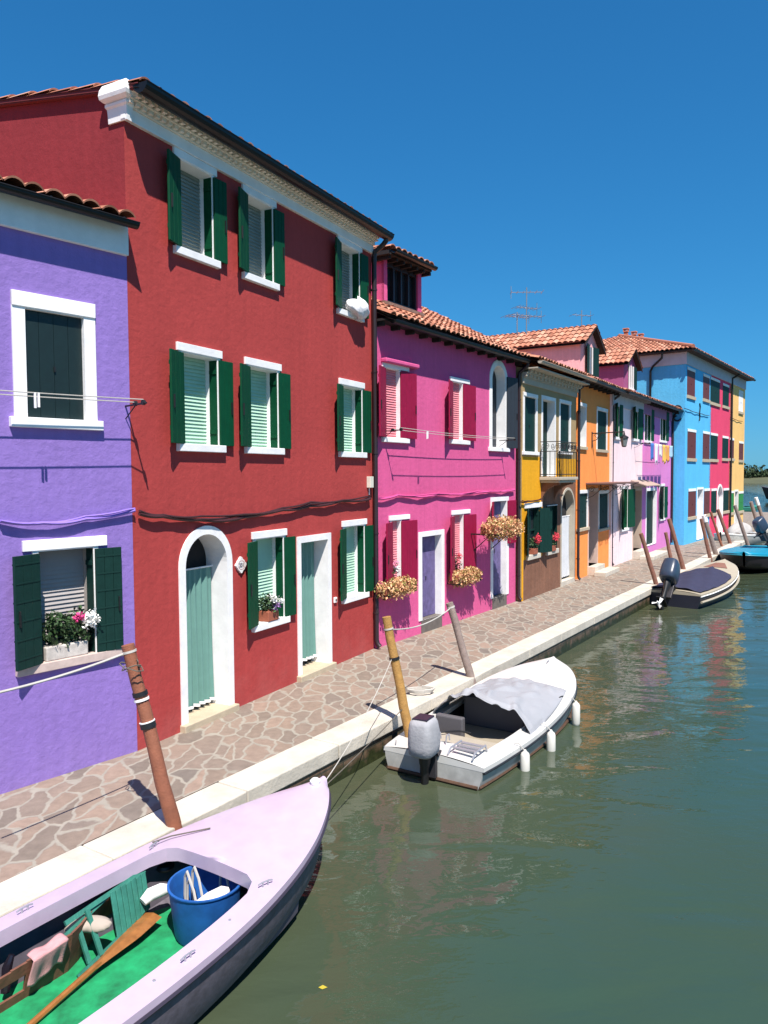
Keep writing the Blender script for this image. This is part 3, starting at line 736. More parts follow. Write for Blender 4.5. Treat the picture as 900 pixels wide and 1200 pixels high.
for (tl, tr, b) in (((855,513),(860,515),(855,537)), ((866,517),(871,519),(866,539))): bw(YEL, tl, tr, b, M_brown_sh)
M_gr2 = mat('leaf_green_paint', C(40,128,60), .6)
for (tl, tr, b) in (((855.2,576),(860,576),(855.3,601)), ((865.5,576),(871,577),(865.6,599))): bw(YEL, tl, tr, b, M_gr2)
s0, s1, z0, z1 = YEL.rect((861,576),(864.6,576),(861,616)); opening(YEL, s0, s1, .08, z1, kind='doorway', d=.2, band=.08, lintel=.1, sill=False, fill='panel', fill_m=M_dgreen)
YEL.walls(0, b3-b2, 8.05, 9, [ym], tanp=0)
for h, L_ in ((BLU, b1), (CRI, b2-b1), (YEL, b3-b2)):
    frieze(h, 0, L_, 8.0, 8.55, mat('pale_grey_frieze', C(200,196,204,.9), .8), o=.05)
m = BLU.mb(); m.box(-.05, -.0, -9, .05, 8.0, 8.55); m.build('side_frieze', mat('pale_grey_frieze', C(200,196,204,.9), .8), BLU.e)
tp = .36; cc = 1/math.sqrt(1+tp*tp); g = Vector((0,-cc,tp*cc)); nn = Vector((0,tp*cc,cc)); LL = (4.5+.4)/cc; zr = 8.6+tp*4.9
bd = mat('roof_boarding', C(60,45,40), .9)
m = BLU.mb()
tile_field(m, (-.4,.4,8.6), (1,0,0), g, nn, b1+.4, lambda a: min(LL, a/cc))
g2 = Vector((cc,0,tp*cc)); n2 = Vector((-tp*cc,0,cc))
tile_field(m, (-.4,.4,8.6), (0,-1,0), g2, n2, 9.8, lambda a: min(a, 9.8-a)/cc)
m.face([(-.4,.4,8.59),(b1,.4,8.59),(b1,-4.5,zr-.01),(4.5,-4.5,zr-.01)], 1); m.face([(-.4,.4,8.59),(4.5,-4.5,zr-.01),(-.4,-9.4,8.59)], 1); m.face([(-.4,-9.4,8.59),(4.5,-4.5,zr-.01),(b1,-4.5,zr-.01),(b1,-9.4,8.59)], 0)
m.box(-.38, b1, 0, .38, 8.52, 8.57, 1); m.box(-.38, 0, -9.3, 0, 8.52, 8.57, 1)
hip = [Vector((-.4,.4,8.68)).lerp(Vector((4.5,-4.5,zr+.04)), i/12) for i in range(13)]
m.tube([tuple(p) for p in hip], .09, 8, 0)
m.tube([(4.5,-4.5,zr),(b1,-4.5,zr)], .09, 8, 0)
m.build('roof', [TILE, bd], BLU.e, smooth=True)
for h, L_, ex in ((CRI, b2-b1, 0), (YEL, b3-b2, .3)):
    m = h.mb(); tile_field(m, (0,.4,8.6), (1,0,0), g, nn, L_+ex, LL); m.box(0, L_+ex, 0, .38, 8.52, 8.57, 1)
    m.face([(0,.4,8.59),(L_+ex,.4,8.59),(L_+ex,-4.5,zr-.01),(0,-4.5,zr-.01)], 1); m.face([(0,-9.4,8.6),(L_+ex,-9.4,8.6),(L_+ex,-4.5,zr),(0,-4.5,zr)], 0)
    m.tube([(0,-4.5,zr),(L_+ex,-4.5,zr)], .09, 8, 0)
    m.build('roof', [TILE, bd], h.e, smooth=True)
    gutter(h, 0, L_+ex, .44, 8.56, .07)
gutter(BLU, -.45, b1, .44, 8.56, .07)
m = BLU.mb(); m.tube([(-.42,-.9,8.5),(-.4,-.92,8.3),(-.1,-1.4,8.0),(-.09,-1.5,7.8),(-.09,-1.5,6.2)], .05, 8); m.build('drainpipe', M_gutter, BLU.e, smooth=True)
m = BLU.mb()   # S-shaped iron wall anchors
N = 24
def spath(c, r): return [(c[0], c[1], c[2]) for _ in ()]
pts = [(-.03, -.72+(.16*math.cos(t)), 6.35+.16*math.sin(t)) for t in [math.radians(20+i*20) for i in range(12)]] + [(-.03, -.72-.16*math.cos(t)*1, 6.03+.16*math.sin(t)) for t in [math.radians(80-i*20) for i in range(12)]]
S_ = [(-.03, -.32-.17*math.cos(math.radians(a)), 6.02+.17*math.sin(math.radians(a))) for a in range(200,-71,-30)] + [(-.03, -.32-.17*math.cos(math.radians(a)), 5.69+.17*math.sin(math.radians(a))) for a in range(110,-161,-30)]
m.tube(S_, .035, 6)
m.tube([(2.4,.03,6.45),(2.5,.03,6.3),(2.42,.03,6.1),(2.38,.03,6.0),(2.45,.03,5.8),(2.36,.03,5.65)], .03, 6)
m.build('wall_anchor', M_black, BLU.e, smooth=True)
CRIp = downpipe(YEL, .02, .4, 8.5, r=.05, m_=M_black)
# chimneys on the blue roof
for i, (px, py, hh) in enumerate(((733.5,400,1.0),(743,401,.75),(751,403,.75))):
    p = atY(px, py-5, 40+i*.6); loc = BLU.e.matrix_world
    o_ = (p-BLU.A); sl_, ol = o_.dot(bu), o_.dot(BLU.n)
    ch = empty('chimney', p - Vector((0,0,.5)), math.atan2(bu.y,bu.x), ['tallest brick chimney, left of three on the blue house roof','middle small chimney of three on the blue house roof','right small chimney of three on the blue house roof'][i], 'chimney', 'chimneys on the blue house roof')
    hh = [.75,.55,.5][i]; w_ = .09; m = MB(); m.box(-w_, w_, -w_, w_, -1.0, .4+hh*.55); m.build('chimney_stack', mat('chimney_brick', C(180,104,80,.9), .9, .2, 20), ch)
    m = MB(); zc = .4+hh*.55; m.box(-w_-.05, w_+.05, -w_-.05, w_+.05, zc+.09, zc+.14); m.box(-w_-.03, w_+.03, -w_-.03, w_+.03, zc-.05, zc)
    for sx in (-1, 1):
        for sy in (-1, 1): m.box(sx*w_-.03, sx*w_+.03, sy*w_-.03, sy*w_+.03, zc, zc+.09)
    m.build('chimney_cap', mat('chimney_brick2', C(200,130,105,.9), .9, .2, 20), ch)

# ================================================================== GROUND, QUAY, WATER
qu = Vector((.551, .834, 0)).normalized(); qn = Vector((qu.y, -qu.x, 0)); Q0 = Vector((-2.79, 5.27, 0))
def Qp(a, o, z): p = Q0 + qu*a + qn*o; return (p.x, p.y, z)
WATER = -.45
nt = NT('crazy_paving')
tc = nt.new('ShaderNodeTexCoord'); co = tc.outputs['Object']
mp = nt.new('ShaderNodeMapping'); mp.inputs['Rotation'].default_value = (0,0,math.radians(33)); mp.inputs['Scale'].default_value = (1.2, .58, 1); nt.link(co, mp.inputs['Vector'])
nz = nt.new('ShaderNodeTexNoise'); nz.inputs['Scale'].default_value = 2.2; nz.inputs['Detail'].default_value = 3; nt.link(co, nz.inputs['Vector'])
sb = nt.new('ShaderNodeVectorMath'); sb.operation = 'MULTIPLY_ADD'; nt.link(nz.outputs['Color'], sb.inputs[0]); sb.inputs[1].default_value = (.34,.34,0); nt.link(mp.outputs[0], sb.inputs[2])
vo = nt.new('ShaderNodeTexVoronoi'); vo.voronoi_dimensions = '2D'; vo.feature = 'DISTANCE_TO_EDGE'; vo.inputs['Scale'].default_value = 4.1; vo.inputs['Randomness'].default_value = 1; nt.link(sb.outputs[0], vo.inputs['Vector'])
vc = nt.new('ShaderNodeTexVoronoi'); vc.voronoi_dimensions = '2D'; vc.feature = 'F1'; vc.inputs['Scale'].default_value = 4.1; nt.link(sb.outputs[0], vc.inputs['Vector'])
mr = nt.new('ShaderNodeMapRange'); mr.inputs['From Min'].default_value = .04; mr.inputs['From Max'].default_value = .10; nt.link(vo.outputs['Distance'], mr.inputs['Value'])
sx = nt.new('ShaderNodeSeparateColor'); nt.link(vc.outputs['Color'], sx.inputs[0])
cr = nt.new('ShaderNodeValToRGB'); e = cr.color_ramp.elements
cols = [C(150,138,126,.55), C(180,158,140,.55), C(166,150,136,.55), C(188,164,146,.55), C(148,138,128,.55)]
e[0].position = 0; e[0].color = cols[0]; e[1].position = 1; e[1].color = cols[4]
for i in (1, 2, 3): x = e.new(i*.25); x.color = cols[i]
nt.link(sx.outputs[0], cr.inputs[0])
o1, _ = noise_mix(nt, cr.outputs[0], 9, .14, coord=co)
rg = nt.new('ShaderNodeRGB'); rg.outputs[0].default_value = C(206,198,182,.47)
o2, _ = noise_mix(nt, rg.outputs[0], 5, .12, coord=co)
mx = nt.new('ShaderNodeMix'); mx.data_type = 'RGBA'; nt.link(mr.outputs[0], mx.inputs['Factor']); nt.link(o2, mx.inputs[6]); nt.link(o1, mx.inputs[7])
nt.link(mx.outputs[2], nt.b.inputs['Base Color']); nt.b.inputs['Roughness'].default_value = .8; nt.b.inputs['Specular IOR Level'].default_value = .3
bp = nt.new('ShaderNodeBump'); bp.inputs['Strength'].default_value = .4; bp.inputs['Distance'].default_value = .012
nb = nt.new('ShaderNodeTexNoise'); nb.inputs['Scale'].default_value = 30; nb.inputs['Detail'].default_value = 6; nt.link(co, nb.inputs['Vector'])
am_ = nt.new('ShaderNodeMath'); am_.operation = 'MULTIPLY_ADD'; nt.link(mr.outputs[0], am_.inputs[0]); am_.inputs[1].default_value = .7; nt.link(nb.outputs['Fac'], am_.inputs[2])
nt.link(am_.outputs[0], bp.inputs['Height']); nt.link(bp.outputs[0], nt.b.inputs['Normal'])
M_pave = nt.m
QE = 66.0
m = MB(); m.face([Qp(-14,-.43,0), Qp(QE,-.43,0), Qp(QE,-26,0), Qp(-14,-26,0)]); 
tag(m.build('pavement', M_pave), kind='structure')
# stone kerb, block by block with joints, slightly uneven
m = MB(); a = -14.0
while a < QE:
    L_ = R_(1.5, 2.2); dz = R_(-.004, .004)
    m.obox(Qp(a+.004,-.43,-.17), tuple(qu*(min(L_, QE-a)-.008)), tuple(qn*(.43+R_(-.006,.006))), (0,0,.174+dz)); a += L_
tag(m.build('quay_kerb', M_istria, bevel=.015), kind='structure')
nt = NT('wet_quay_masonry'); tc = nt.new('ShaderNodeTexCoord'); co = tc.outputs['Object']
bk = nt.new('ShaderNodeTexBrick'); bk.inputs['Scale'].default_value = 1; bk.inputs['Brick Width'].default_value = .42; bk.inputs['Row Height'].default_value = .12; bk.inputs['Mortar Size'].default_value = .012
bk.inputs['Color1'].default_value = C(120,100,82,.6); bk.inputs['Color2'].default_value = C(140,112,92,.6); bk.inputs['Mortar'].default_value = C(90,86,74,.6)
cx = nt.new('ShaderNodeSeparateXYZ'); nt.link(co, cx.inputs[0]); cb = nt.new('ShaderNodeCombineXYZ'); nt.link(cx.outputs[0], cb.inputs[0]); nt.link(cx.outputs[2], cb.inputs[1]); nt.link(cb.outputs[0], bk.inputs['Vector'])
n1 = nt.new('ShaderNodeTexNoise'); n1.inputs['Scale'].default_value = 5; n1.inputs['Detail'].default_value = 8; nt.link(co, n1.inputs['Vector'])
ma = nt.new('ShaderNodeMath'); ma.operation = 'MULTIPLY_ADD'; nt.link(n1.outputs['Fac'], ma.inputs[0]); ma.inputs[1].default_value = .45; nt.link(cx.outputs[2], ma.inputs[2])
mr = nt.new('ShaderNodeMapRange'); mr.inputs['From Min'].default_value = -.16; mr.inputs['From Max'].default_value = .0; mr.inputs['To Min'].default_value = 1; mr.inputs['To Max'].default_value = 0; nt.link(ma.outputs[0], mr.inputs['Value'])
mx = nt.new('ShaderNodeMix'); mx.data_type = 'RGBA'; nt.link(mr.outputs[0], mx.inputs['Factor']); nt.link(bk.outputs[0], mx.inputs[6]); mx.inputs[7].default_value = C(58,66,34,.5)
o1, _ = noise_mix(nt, mx.outputs[2], 22, .3, coord=co)
nt.link(o1, nt.b.inputs['Base Color']); nt.b.inputs['Roughness'].default_value = .5
bp = nt.new('ShaderNodeBump'); bp.inputs['Strength'].default_value = .7; bp.inputs['Distance'].default_value = .04; nt.link(n1.outputs['Fac'], bp.inputs['Height']); nt.link(bp.outputs[0], nt.b.inputs['Normal'])
o = MB(); o.face([(-14,.03,-.18),(QE,.03,-.18),(QE,.03,-1.6),(-14,.03,-1.6)]); o.face([(QE,.03,-.003),(QE,26,-.003),(QE,26,-1.6),(QE,.03,-1.6)]); o.face([(-14,.03,-.178),(QE,.03,-.178),(QE,.5,-.178),(-14,.5,-.178)])
q = o.build('quay_wall', nt.m); q.location = Q0; q.rotation_euler = (0,0,math.atan2(qu.y,qu.x)); tag(q, kind='structure')
# rust-coloured chain line / joint just under the kerb is read as the shadow gap

nt = NT('canal_water'); tc = nt.new('ShaderNodeTexCoord'); co = tc.outputs['Object']
n0 = nt.new('ShaderNodeTexNoise'); n0.inputs['Scale'].default_value = .25; n0.inputs['Detail'].default_value = 3; nt.link(co, n0.inputs['Vector'])
cr = nt.new('ShaderNodeValToRGB'); cr.color_ramp.elements[0].position = .35; cr.color_ramp.elements[1].position = .7
cr.color_ramp.elements[0].color = (.034,.058,.034,1); cr.color_ramp.elements[1].color = (.028,.062,.044,1); nt.link(n0.outputs['Fac'], cr.inputs[0])
# shallow, silty water along the quay wall
dq = nt.new('ShaderNodeVectorMath'); dq.operation = 'DOT_PRODUCT'; nt.link(co, dq.inputs[0]); dq.inputs[1].default_value = tuple(qn)
sd_ = nt.new('ShaderNodeMath'); sd_.operation = 'MULTIPLY_ADD'; nt.link(n0.outputs['Fac'], sd_.inputs[0]); sd_.inputs[1].default_value = 3.0; nt.link(dq.outputs['Value'], sd_.inputs[2])
sm_ = nt.new('ShaderNodeMapRange'); q00 = Q0.dot(qn); sm_.inputs['From Min'].default_value = q00+1.6; sm_.inputs['From Max'].default_value = q00+5.2; sm_.inputs['To Min'].default_value = .75; sm_.inputs['To Max'].default_value = 0; nt.link(sd_.outputs[0], sm_.inputs['Value'])
mxw = nt.new('ShaderNodeMix'); mxw.data_type = 'RGBA'; nt.link(sm_.outputs[0], mxw.inputs['Factor']); nt.link(cr.outputs[0], mxw.inputs[6]); mxw.inputs[7].default_value = (.064,.066,.036,1)
nt.link(mxw.outputs[2], nt.b.inputs['Base Color']); nt.b.inputs['Roughness'].default_value = .005; nt.b.inputs['IOR'].default_value = 1.333; nt.b.inputs['Specular IOR Level'].default_value = .72
mpa = nt.new('ShaderNodeMapping'); mpa.inputs['Rotation'].default_value = (0,0,math.radians(20)); mpa.inputs['Scale'].default_value = (.8, 1.5, 1); nt.link(co, mpa.inputs['Vector'])
na = nt.new('ShaderNodeTexNoise'); na.inputs['Scale'].default_value = .85; na.inputs['Detail'].default_value = 1.6; na.inputs['Roughness'].default_value = .5; na.inputs['Distortion'].default_value = .8; nt.link(mpa.outputs[0], na.inputs['Vector'])
nb = nt.new('ShaderNodeTexNoise'); nb.inputs['Scale'].default_value = 5.5; nb.inputs['Detail'].default_value = 2; nb.inputs['Distortion'].default_value = .5; nt.link(mpa.outputs[0], nb.inputs['Vector'])
b1_ = nt.new('ShaderNodeBump'); b1_.inputs['Strength'].default_value = 1; b1_.inputs['Distance'].default_value = .04; nt.link(na.outputs['Fac'], b1_.inputs['Height'])
b2_ = nt.new('ShaderNodeBump'); b2_.inputs['Strength'].default_value = 1; b2_.inputs['Distance'].default_value = .005; nt.link(nb.outputs['Fac'], b2_.inputs['Height']); nt.link(b1_.outputs[0], b2_.inputs['Normal'])
nc = nt.new('ShaderNodeTexNoise'); nc.inputs['Scale'].default_value = 16; nc.inputs['Detail'].default_value = 2; nt.link(mpa.outputs[0], nc.inputs['Vector'])
nm_ = nt.new('ShaderNodeTexNoise'); nm_.inputs['Scale'].default_value = .35; nm_.inputs['Detail'].default_value = 2; nt.link(co, nm_.inputs['Vector'])
wm = nt.new('ShaderNodeMapRange'); wm.inputs['From Min'].default_value = .48; wm.inputs['From Max'].default_value = .62; wm.inputs['To Max'].default_value = 1; nt.link(nm_.outputs['Fac'], wm.inputs['Value'])
wh = nt.new('ShaderNodeMath'); wh.operation = 'MULTIPLY'; nt.link(nc.outputs['Fac'], wh.inputs[0]); nt.link(wm.outputs[0], wh.inputs[1])
b3_ = nt.new('ShaderNodeBump'); b3_.inputs['Strength'].default_value = 1; b3_.inputs['Distance'].default_value = .0022; nt.link(wh.outputs[0], b3_.inputs['Height']); nt.link(b2_.outputs[0], b3_.inputs['Normal'])
nt.link(b3_.outputs[0], nt.b.inputs['Normal'])
m = MB(); m.face([(-600,-60,WATER),(3000,-60,WATER),(3000,4000,WATER),(-600,4000,WATER)])
tag(m.build('canal_water', nt.m), kind='structure')

# far shore with marsh grass and a dark tree belt
m = MB(); D = 300
m.grid(lambda u_, v_: (60+u_*700, D+v_*300+10*math.sin(u_*30), WATER-.4+ (3.1*min(1, v_*9) + .25*math.sin(u_*90))), 60, 12)
tag(m.build('far_shore', mat('marsh_grass', C(120,124,88,.42), .9, .25, .05)), kind='structure')
def leaves(m, n, fn, size, mi=0):
    for _ in range(n):
        p = Vector(fn()); a = Vector((R_(-1,1), R_(-1,1), R_(-1,1))).normalized(); b = a.cross(Vector((R_(-1,1), R_(-1,1), R_(-1,1)))).normalized()
        s_ = size*R_(.6, 1.4); q = a.cross(b)
        m.face([tuple(p-a*s_), tuple(p+b*s_*.6), tuple(p+a*s_), tuple(p-b*s_*.6)], mi)
m = MB()
for _ in range(60):
    t = rnd(); cx = 118+t*170; cy = D+26+R_(-6,10); hh = R_(2.2, 5.2)*(1.15 if cx < 150 else .9)
    leaves(m, 150, lambda: (cx+random.gauss(0,2.6), cy+random.gauss(0,2), 2.0+abs(random.gauss(0,.5))*hh), .75)
tag(m.build('tree_belt', mat('dark_foliage', C(62,84,48,.55), .9, .2, .3, rndamt=.4)), 'dark green belt of low trees on the far lagoon shore', 'trees', kind='stuff')

# ================================================================== THINGS ON THE HOUSES
def thing_mesh(mb, name, mats, label, cat, group=None, **k): return tag(mb.build(name, mats, **k), label, cat, group)
def curtain(h, s0, s1, z0, z1, o, m_, label, rod=True, arch_top=None, cat='curtain', group=None, amp=.018, npl=6, hem=True):
    e = empty('door_curtain', h.world((s0+s1)/2, o, z0), math.atan2(h.u.y, h.u.x), label, cat, group)
    m = MB(lambda a, b, z: (a-(s0+s1)/2, -b, z-z0)); N = 72
    m.grid(lambda u_, v_: (s0+(s1-s0)*u_, amp*math.sin(u_*npl*6.28+1.5*math.sin(v_*2+u_*9))*(1.1-.5*v_)+.012*math.sin(u_*47), z0+(z1-z0)*v_), N, 14)
    m.build('fabric', m_, e, smooth=True, sangle=180)
    if hem:
        m = MB(lambda a, b, z: (a-(s0+s1)/2, -b, z-z0)); m.grid(lambda u_, v_: (s0+(s1-s0)*u_, .004+amp*math.sin(u_*npl*6.28+1.5*math.sin(u_*9))*1.1+.012*math.sin(u_*47)+.014, z0-.02+.04*v_+.003*math.sin(u_*30)), N, 1); m.build('hem', M_white, e)
    if rod:
        m = MB(lambda a, b, z: (a-(s0+s1)/2, -b, z-z0)); m.tube([(s0-.03,0,z1+.01),(s1+.03,0,z1+.01)], .012, 8); m.build('curtain_rod', M_white, e)
    return e
M_teal = mat('teal_curtain_cloth', C(112,160,150,.72), .9, .06, 8)
curtain(RED, AD0+.01, AD1-.01, .16, 1.95, -.24, M_teal, 'teal cloth curtain hanging in the arched doorway of the red house')
curtain(RED, RD0+.01, RD1-.01, .2, 2.1, -.24, M_teal, 'teal cloth curtain hanging in the square doorway of the red house')
curtain(OCH, AR[0]+.01, AR[1]-.01, .2, 1.95, -.12, mat('pale_curtain_cloth', C(205,208,212,.85), .9), 'pale grey curtain in the arched door under the balcony', hem=False)

# house number plaque
e_ = empty('house_number_plaque', RED.world(*( (RED.W(281,662)[0], .0, RED.W(281,662)[1]) )), math.atan2(RED.u.y, RED.u.x), 'scalloped white house number plaque beside the arched door', 'sign')
m = MB(); N = 40
pts = []
for i in range(N):
    t = 2*math.pi*i/N; r = .09*(1+.13*math.cos(4*t)+.07*math.cos(8*t)); pts.append((r*math.cos(t)*1.05, r*math.sin(t)*1.05+.0))
for i in range(N):
    a, b = pts[i], pts[(i+1)%N]; m.face([(a[0],0,a[1]),(b[0],0,b[1]),(b[0],-.03,b[1]),(a[0],-.03,a[1])])
m.face([(p[0],-.03,p[1]) for p in pts]); m.face([(p[0],-.001,p[1]) for p in pts])
m.build('plaque', M_white, e_)
m = MB()
for k in range(24):
    t0, t1 = 2*math.pi*k/24, 2*math.pi*(k+1)/24
    m.face([(.075*math.cos(t0),-.032,.062*math.sin(t0)),(.075*math.cos(t1),-.032,.062*math.sin(t1)),(.069*math.cos(t1),-.032,.056*math.sin(t1)),(.069*math.cos(t0),-.032,.056*math.sin(t0))])
m.build('plaque_border', mat('terracotta_line', C(190,110,100), .7), e_)
cu = bpy.data.curves.new('number', 'FONT'); cu.body = '331'; cu.size = .075; cu.extrude = .002; cu.align_x = 'CENTER'; cu.align_y = 'CENTER'
to = bpy.data.objects.new('number', cu); COL.objects.link(to)
dg = bpy.context.evaluated_depsgraph_get(); me = bpy.data.meshes.new_from_object(to.evaluated_get(dg)); bpy.data.objects.remove(to)
me.materials.clear(); me.materials.append(mat('number_paint', C(70,50,60), .6)); to = bpy.data.objects.new('number', me); COL.objects.link(to); to.parent = e_; to.location = (0,-.035,0); to.rotation_euler = (math.pi/2,0,0)

def wallbox(h, name, px, py, w_, hh, dd, m_, label, cat, extra=None):
    s, z = h.W(px, py); m = MB()
    e = empty(name, h.world(s, 0, z), math.atan2(h.u.y,h.u.x), label, cat)
    m.box(-w_/2, w_/2, -dd, 0, -hh/2, hh/2); m.build('casing', m_, e, bevel=.006)
    m = MB(); m.tube([(0,-.02,-hh/2),(0,-.02,-hh/2-.12)], .012, 6) if extra else m.box(-w_*.2, w_*.2, -dd-.008, -dd, -hh*.15, hh*.15)
    m.build('conduit' if extra else 'button', M_black if not extra else M_white, e)
wallbox(RED, 'junction_box', 431.5, 565, .12, .2, .08, mat('cream_plastic', C(225,222,205,.85), .5), 'small cream junction box high on the red wall by the drainpipe', 'junction box', True)
wallbox(RED, 'doorbell', 392, 703, .08, .09, .03, M_white, 'small white doorbell beside the square doorway', 'doorbell')

wall_cable('wall_cable', 'thick cable bundle sagging across the red house above its doors', RED, [(163,602),(190,606),(235,609),(285,606),(330,598),(363,592),(400,588),(434,584)], .024, strands=3)
wall_cable('wall_cable', 'purple painted cable running across the purple house above the ground floor window', PUR, [(0,612),(50,613),(100,607),(158,598)], .02, mat('purple_cable', C(140,112,198), .7), strands=2)
wall_cable('wall_cable', 'pink painted cable running along the magenta house between its storeys', MAG, [(443,585),(466,581),(513,580),(560,577),(603,574)], .022, mat('pink_cable', C(200,76,136), .7), strands=2)
wall_cable('wall_cable', 'dark cable on the yellow part of the ochre house below the first floor', OCH, [(611,588),(618,588),(634,585)], .02)
wall_cable('wall_cable', 'thin dark cable on the blue house between its upper floors', BLU, [(802,478),(815,483),(831,487)], .015, strands=1)
wall_cable('wall_cable', 'thin dark cable on the sand yellow house under its top window', YEL, [(856,489),(863,492),(870,494)], .015, strands=1)

# clotheslines
def clothesline(h, brackets, z, label, sags, L_=.42, m_=None, ropes=(.2,.36), pegs=()):
    e = empty('clothesline', h.world(brackets[0], 0, z), math.atan2(h.u.y,h.u.x), label, 'clothesline'); s00 = brackets[0]
    T = lambda a, o, zz: (a-s00, -o, zz-z)
    for b in brackets:
        m = MB(T); m.tube([(b,0,z),(b,L_,z+.01)], .011, 6); m.tube([(b,0,z-.14),(b,L_*.5,z)], .007, 6)
        for r in ropes: m.tube([(b-.015,r,z+.018),(b+.015,r,z+.018)], .03, 10)
        m.build('bracket', M_black, e)
    m = MB(T)
    for k, r in enumerate(ropes):
        a, b = brackets[0], brackets[-1]
        m.tube([(a+(b-a)*i/16, r, z+.03+.02*k-sags*math.sin(math.pi*i/16)) for i in range(17)], .006, 5)
    m.build('cord', M_rope, e)
    for p in pegs:
        m = MB(T); m.box(p, p+.02, ropes[-1]-.006, ropes[-1]+.006, z-.12, z+.03); m.box(p+.035, p+.055, ropes[-1]-.006, ropes[-1]+.006, z-.11, z+.03); m.build('clothes_peg', M_white, e)
sP = PUR.W(147, 475)[0]; zP = PUR.W(147,476)[1]
clothesline(PUR, [-4.2, sP], zP, 'double white clothesline under the upper window of the purple house', .03, pegs=(PUR.W(40,470,.36)[0],))
sM0, zM = MAG.W(443, 505); sM1 = MAG.W(585, 513, .0)[0]
clothesline(MAG, [sM0+.15, sM1], zM, 'pink double clothesline across the magenta house upper windows', .03, ropes=(.22,.4), pegs=(MAG.W(500,508,.4)[0],))
sL0, zL = LIL.W(761, 520, .55); sL1 = LIL.W(786, 523, .55)[0]
clothesline(LIL, [sL0, sL1+.35], zL, 'clothesline with drying laundry on the lilac pink house', .02, L_=.6, ropes=(.3,.55))
cl = [('blue towel', C(60,110,180)), ('white shirt', C(235,235,240,.9)), ('white cloth', C(230,228,220,.9)), ('yellow towel', C(240,190,90,.9)), ('orange towel', C(230,160,80,.9)), ('pale blue cloth', C(170,205,230,.9))]
for i, (nm, c) in enumerate(cl):
    a = sL0+.15+i*(sL1+.3-sL0)/6; m = MB(); wd = (sL1-sL0)/6*.85; hh = .62+.16*math.sin(i*2.3)
    m.grid(lambda u_, v_: tuple(LIL.world(a+wd*u_, .55+.025*math.sin(u_*11+i)*v_+.01, zL+.03-hh*v_*(1+.08*math.sin(u_*7+i)))), 12, 8)
    thing_mesh(m, nm.split()[1]+'_on_line' if False else nm.split()[1], mat('laundry_'+nm.replace(' ','_'), c, .9), nm+' pegged on the clothesline of the lilac pink house, '+['first','second','third','fourth','fifth','last'][i]+' from the left', 'laundry', 'laundry on the lilac house line', smooth=True, sangle=180, solid=.006)

# flower boxes
M_peach = tile_mat('peach_leaves', [C(122,128,62,.85), C(240,186,138,.85), C(228,158,120,.85), C(246,206,160,.88), C(165,125,75,.8), C(150,150,85,.85), C(240,178,138,.85)])
M_leafg = mat('geranium_leaves', C(58,90,46,.62), .7, .2, 6, rndamt=.6)
M_terra = mat('terracotta_pot', C(176,100,74,.7), .8)
def flowerbox(h, s0, s1, z, o0, o1, label, hgt=.25, col=M_peach, n=2600, planter=True, droop=.1, size=.026):
    cx = (s0+s1)/2; e = empty('flower_box', h.world(cx, 0, z), math.atan2(h.u.y,h.u.x), label, 'flower box')
    m = MB(); m.box(-(s1-s0)/2+.06, (s1-s0)/2-.06, -o1+.06, -o0-.02, -.0, .16); m.build('planter', M_terra, e, bevel=.01)
    m = MB(); m.box(-(s1-s0)/2+.1, -(s1-s0)/2+.13, -o1, 0.0, -.03, -.0); m.box((s1-s0)/2-.13, (s1-s0)/2-.1, -o1, 0, -.03, -.0); m.build('holder', M_black, e)
    def f():
        while 1:
            a, b, c = R_(-1,1), R_(-1,1), R_(-1,1)
            if a**4+b*b+c*c < 1 and (a**4+b*b+c*c > .3 or rnd() < .3): break
        k = 1+.18*math.sin(a*9+b*4)+.1*math.sin(a*21)
        return (a*(s1-s0)/2*1.05, -(o0+o1)/2+b*(o1-o0)/2*1.35*k, .12+c*hgt*.62*k-droop*rnd()**3)
    m = MB(); leaves(m, n, f, size); m.build('foliage', col, e)
    return e
flowerbox(MAG, MAG.W(451,690,.3)[0], MAG.W(490,690,.3)[0], mg1[2]-.08, .04, .34, 'peach flowered window box left of the first violet door')
flowerbox(MAG, MAG.W(536,672,.3)[0], MAG.W(565,672,.3)[0], mg2[2]-.08, .04, .34, 'peach flowered window box between the two violet doors')
fs0 = MAG.W(575,612,.6)[0]; fs1 = MAG.W(608,612,.6)[0]
fe = flowerbox(MAG, fs0, fs1, MAG.W(585,625,.6)[1], .3, .75, 'large peach flower basket hung above the second violet door', hgt=.38, n=3000)
m = MB(); 
for x in (-.5, .5): m.tube([(x,0,-.45),(x,-.5,-.02),(x,0,-.02)], .012, 6)
m.tube([(-.5,-.5,-.02),(.5,-.5,-.02)], .012, 6)
m.build('bracket', M_black, fe)
# potted plants on sills
def potplant(h, s, z, o, label, w_=.3, hgt=.28, pot=None, leafm=None, fl=(), n=350, potw=None):
    e = empty('potted_plant', h.world(s, o, z), math.atan2(h.u.y,h.u.x), label, 'potted plant')
    m = MB(); pw_ = potw or w_*.8
    m.obox((-pw_/2,-.09,0),(pw_,0,0),(0,.18,0),(0,0,.15)); m.build('pot', pot or M_terra, e, bevel=.012)
    m = MB()
    def f():
        while 1:
            a, b, c = R_(-1,1), R_(-1,1), R_(-1,1)
            if a*a+b*b+c*c < 1: break
        k = 1+.25*math.sin(a*7+c*5)
        return (a*w_*.62*k, b*.14*k, .15+hgt*.42+c*hgt*.55*k)
    leaves(m, n, f, .026); m.build('foliage', leafm or M_leafg, e)
    for (fx, fz, c, nm) in fl:
        m = MB(); leaves(m, 60, lambda: (fx+random.gauss(0,.03), -.12+random.gauss(0,.025), fz+random.gauss(0,.03)), .02); m.build('flower', mat('petals_'+nm, c, .7), e)
    return e
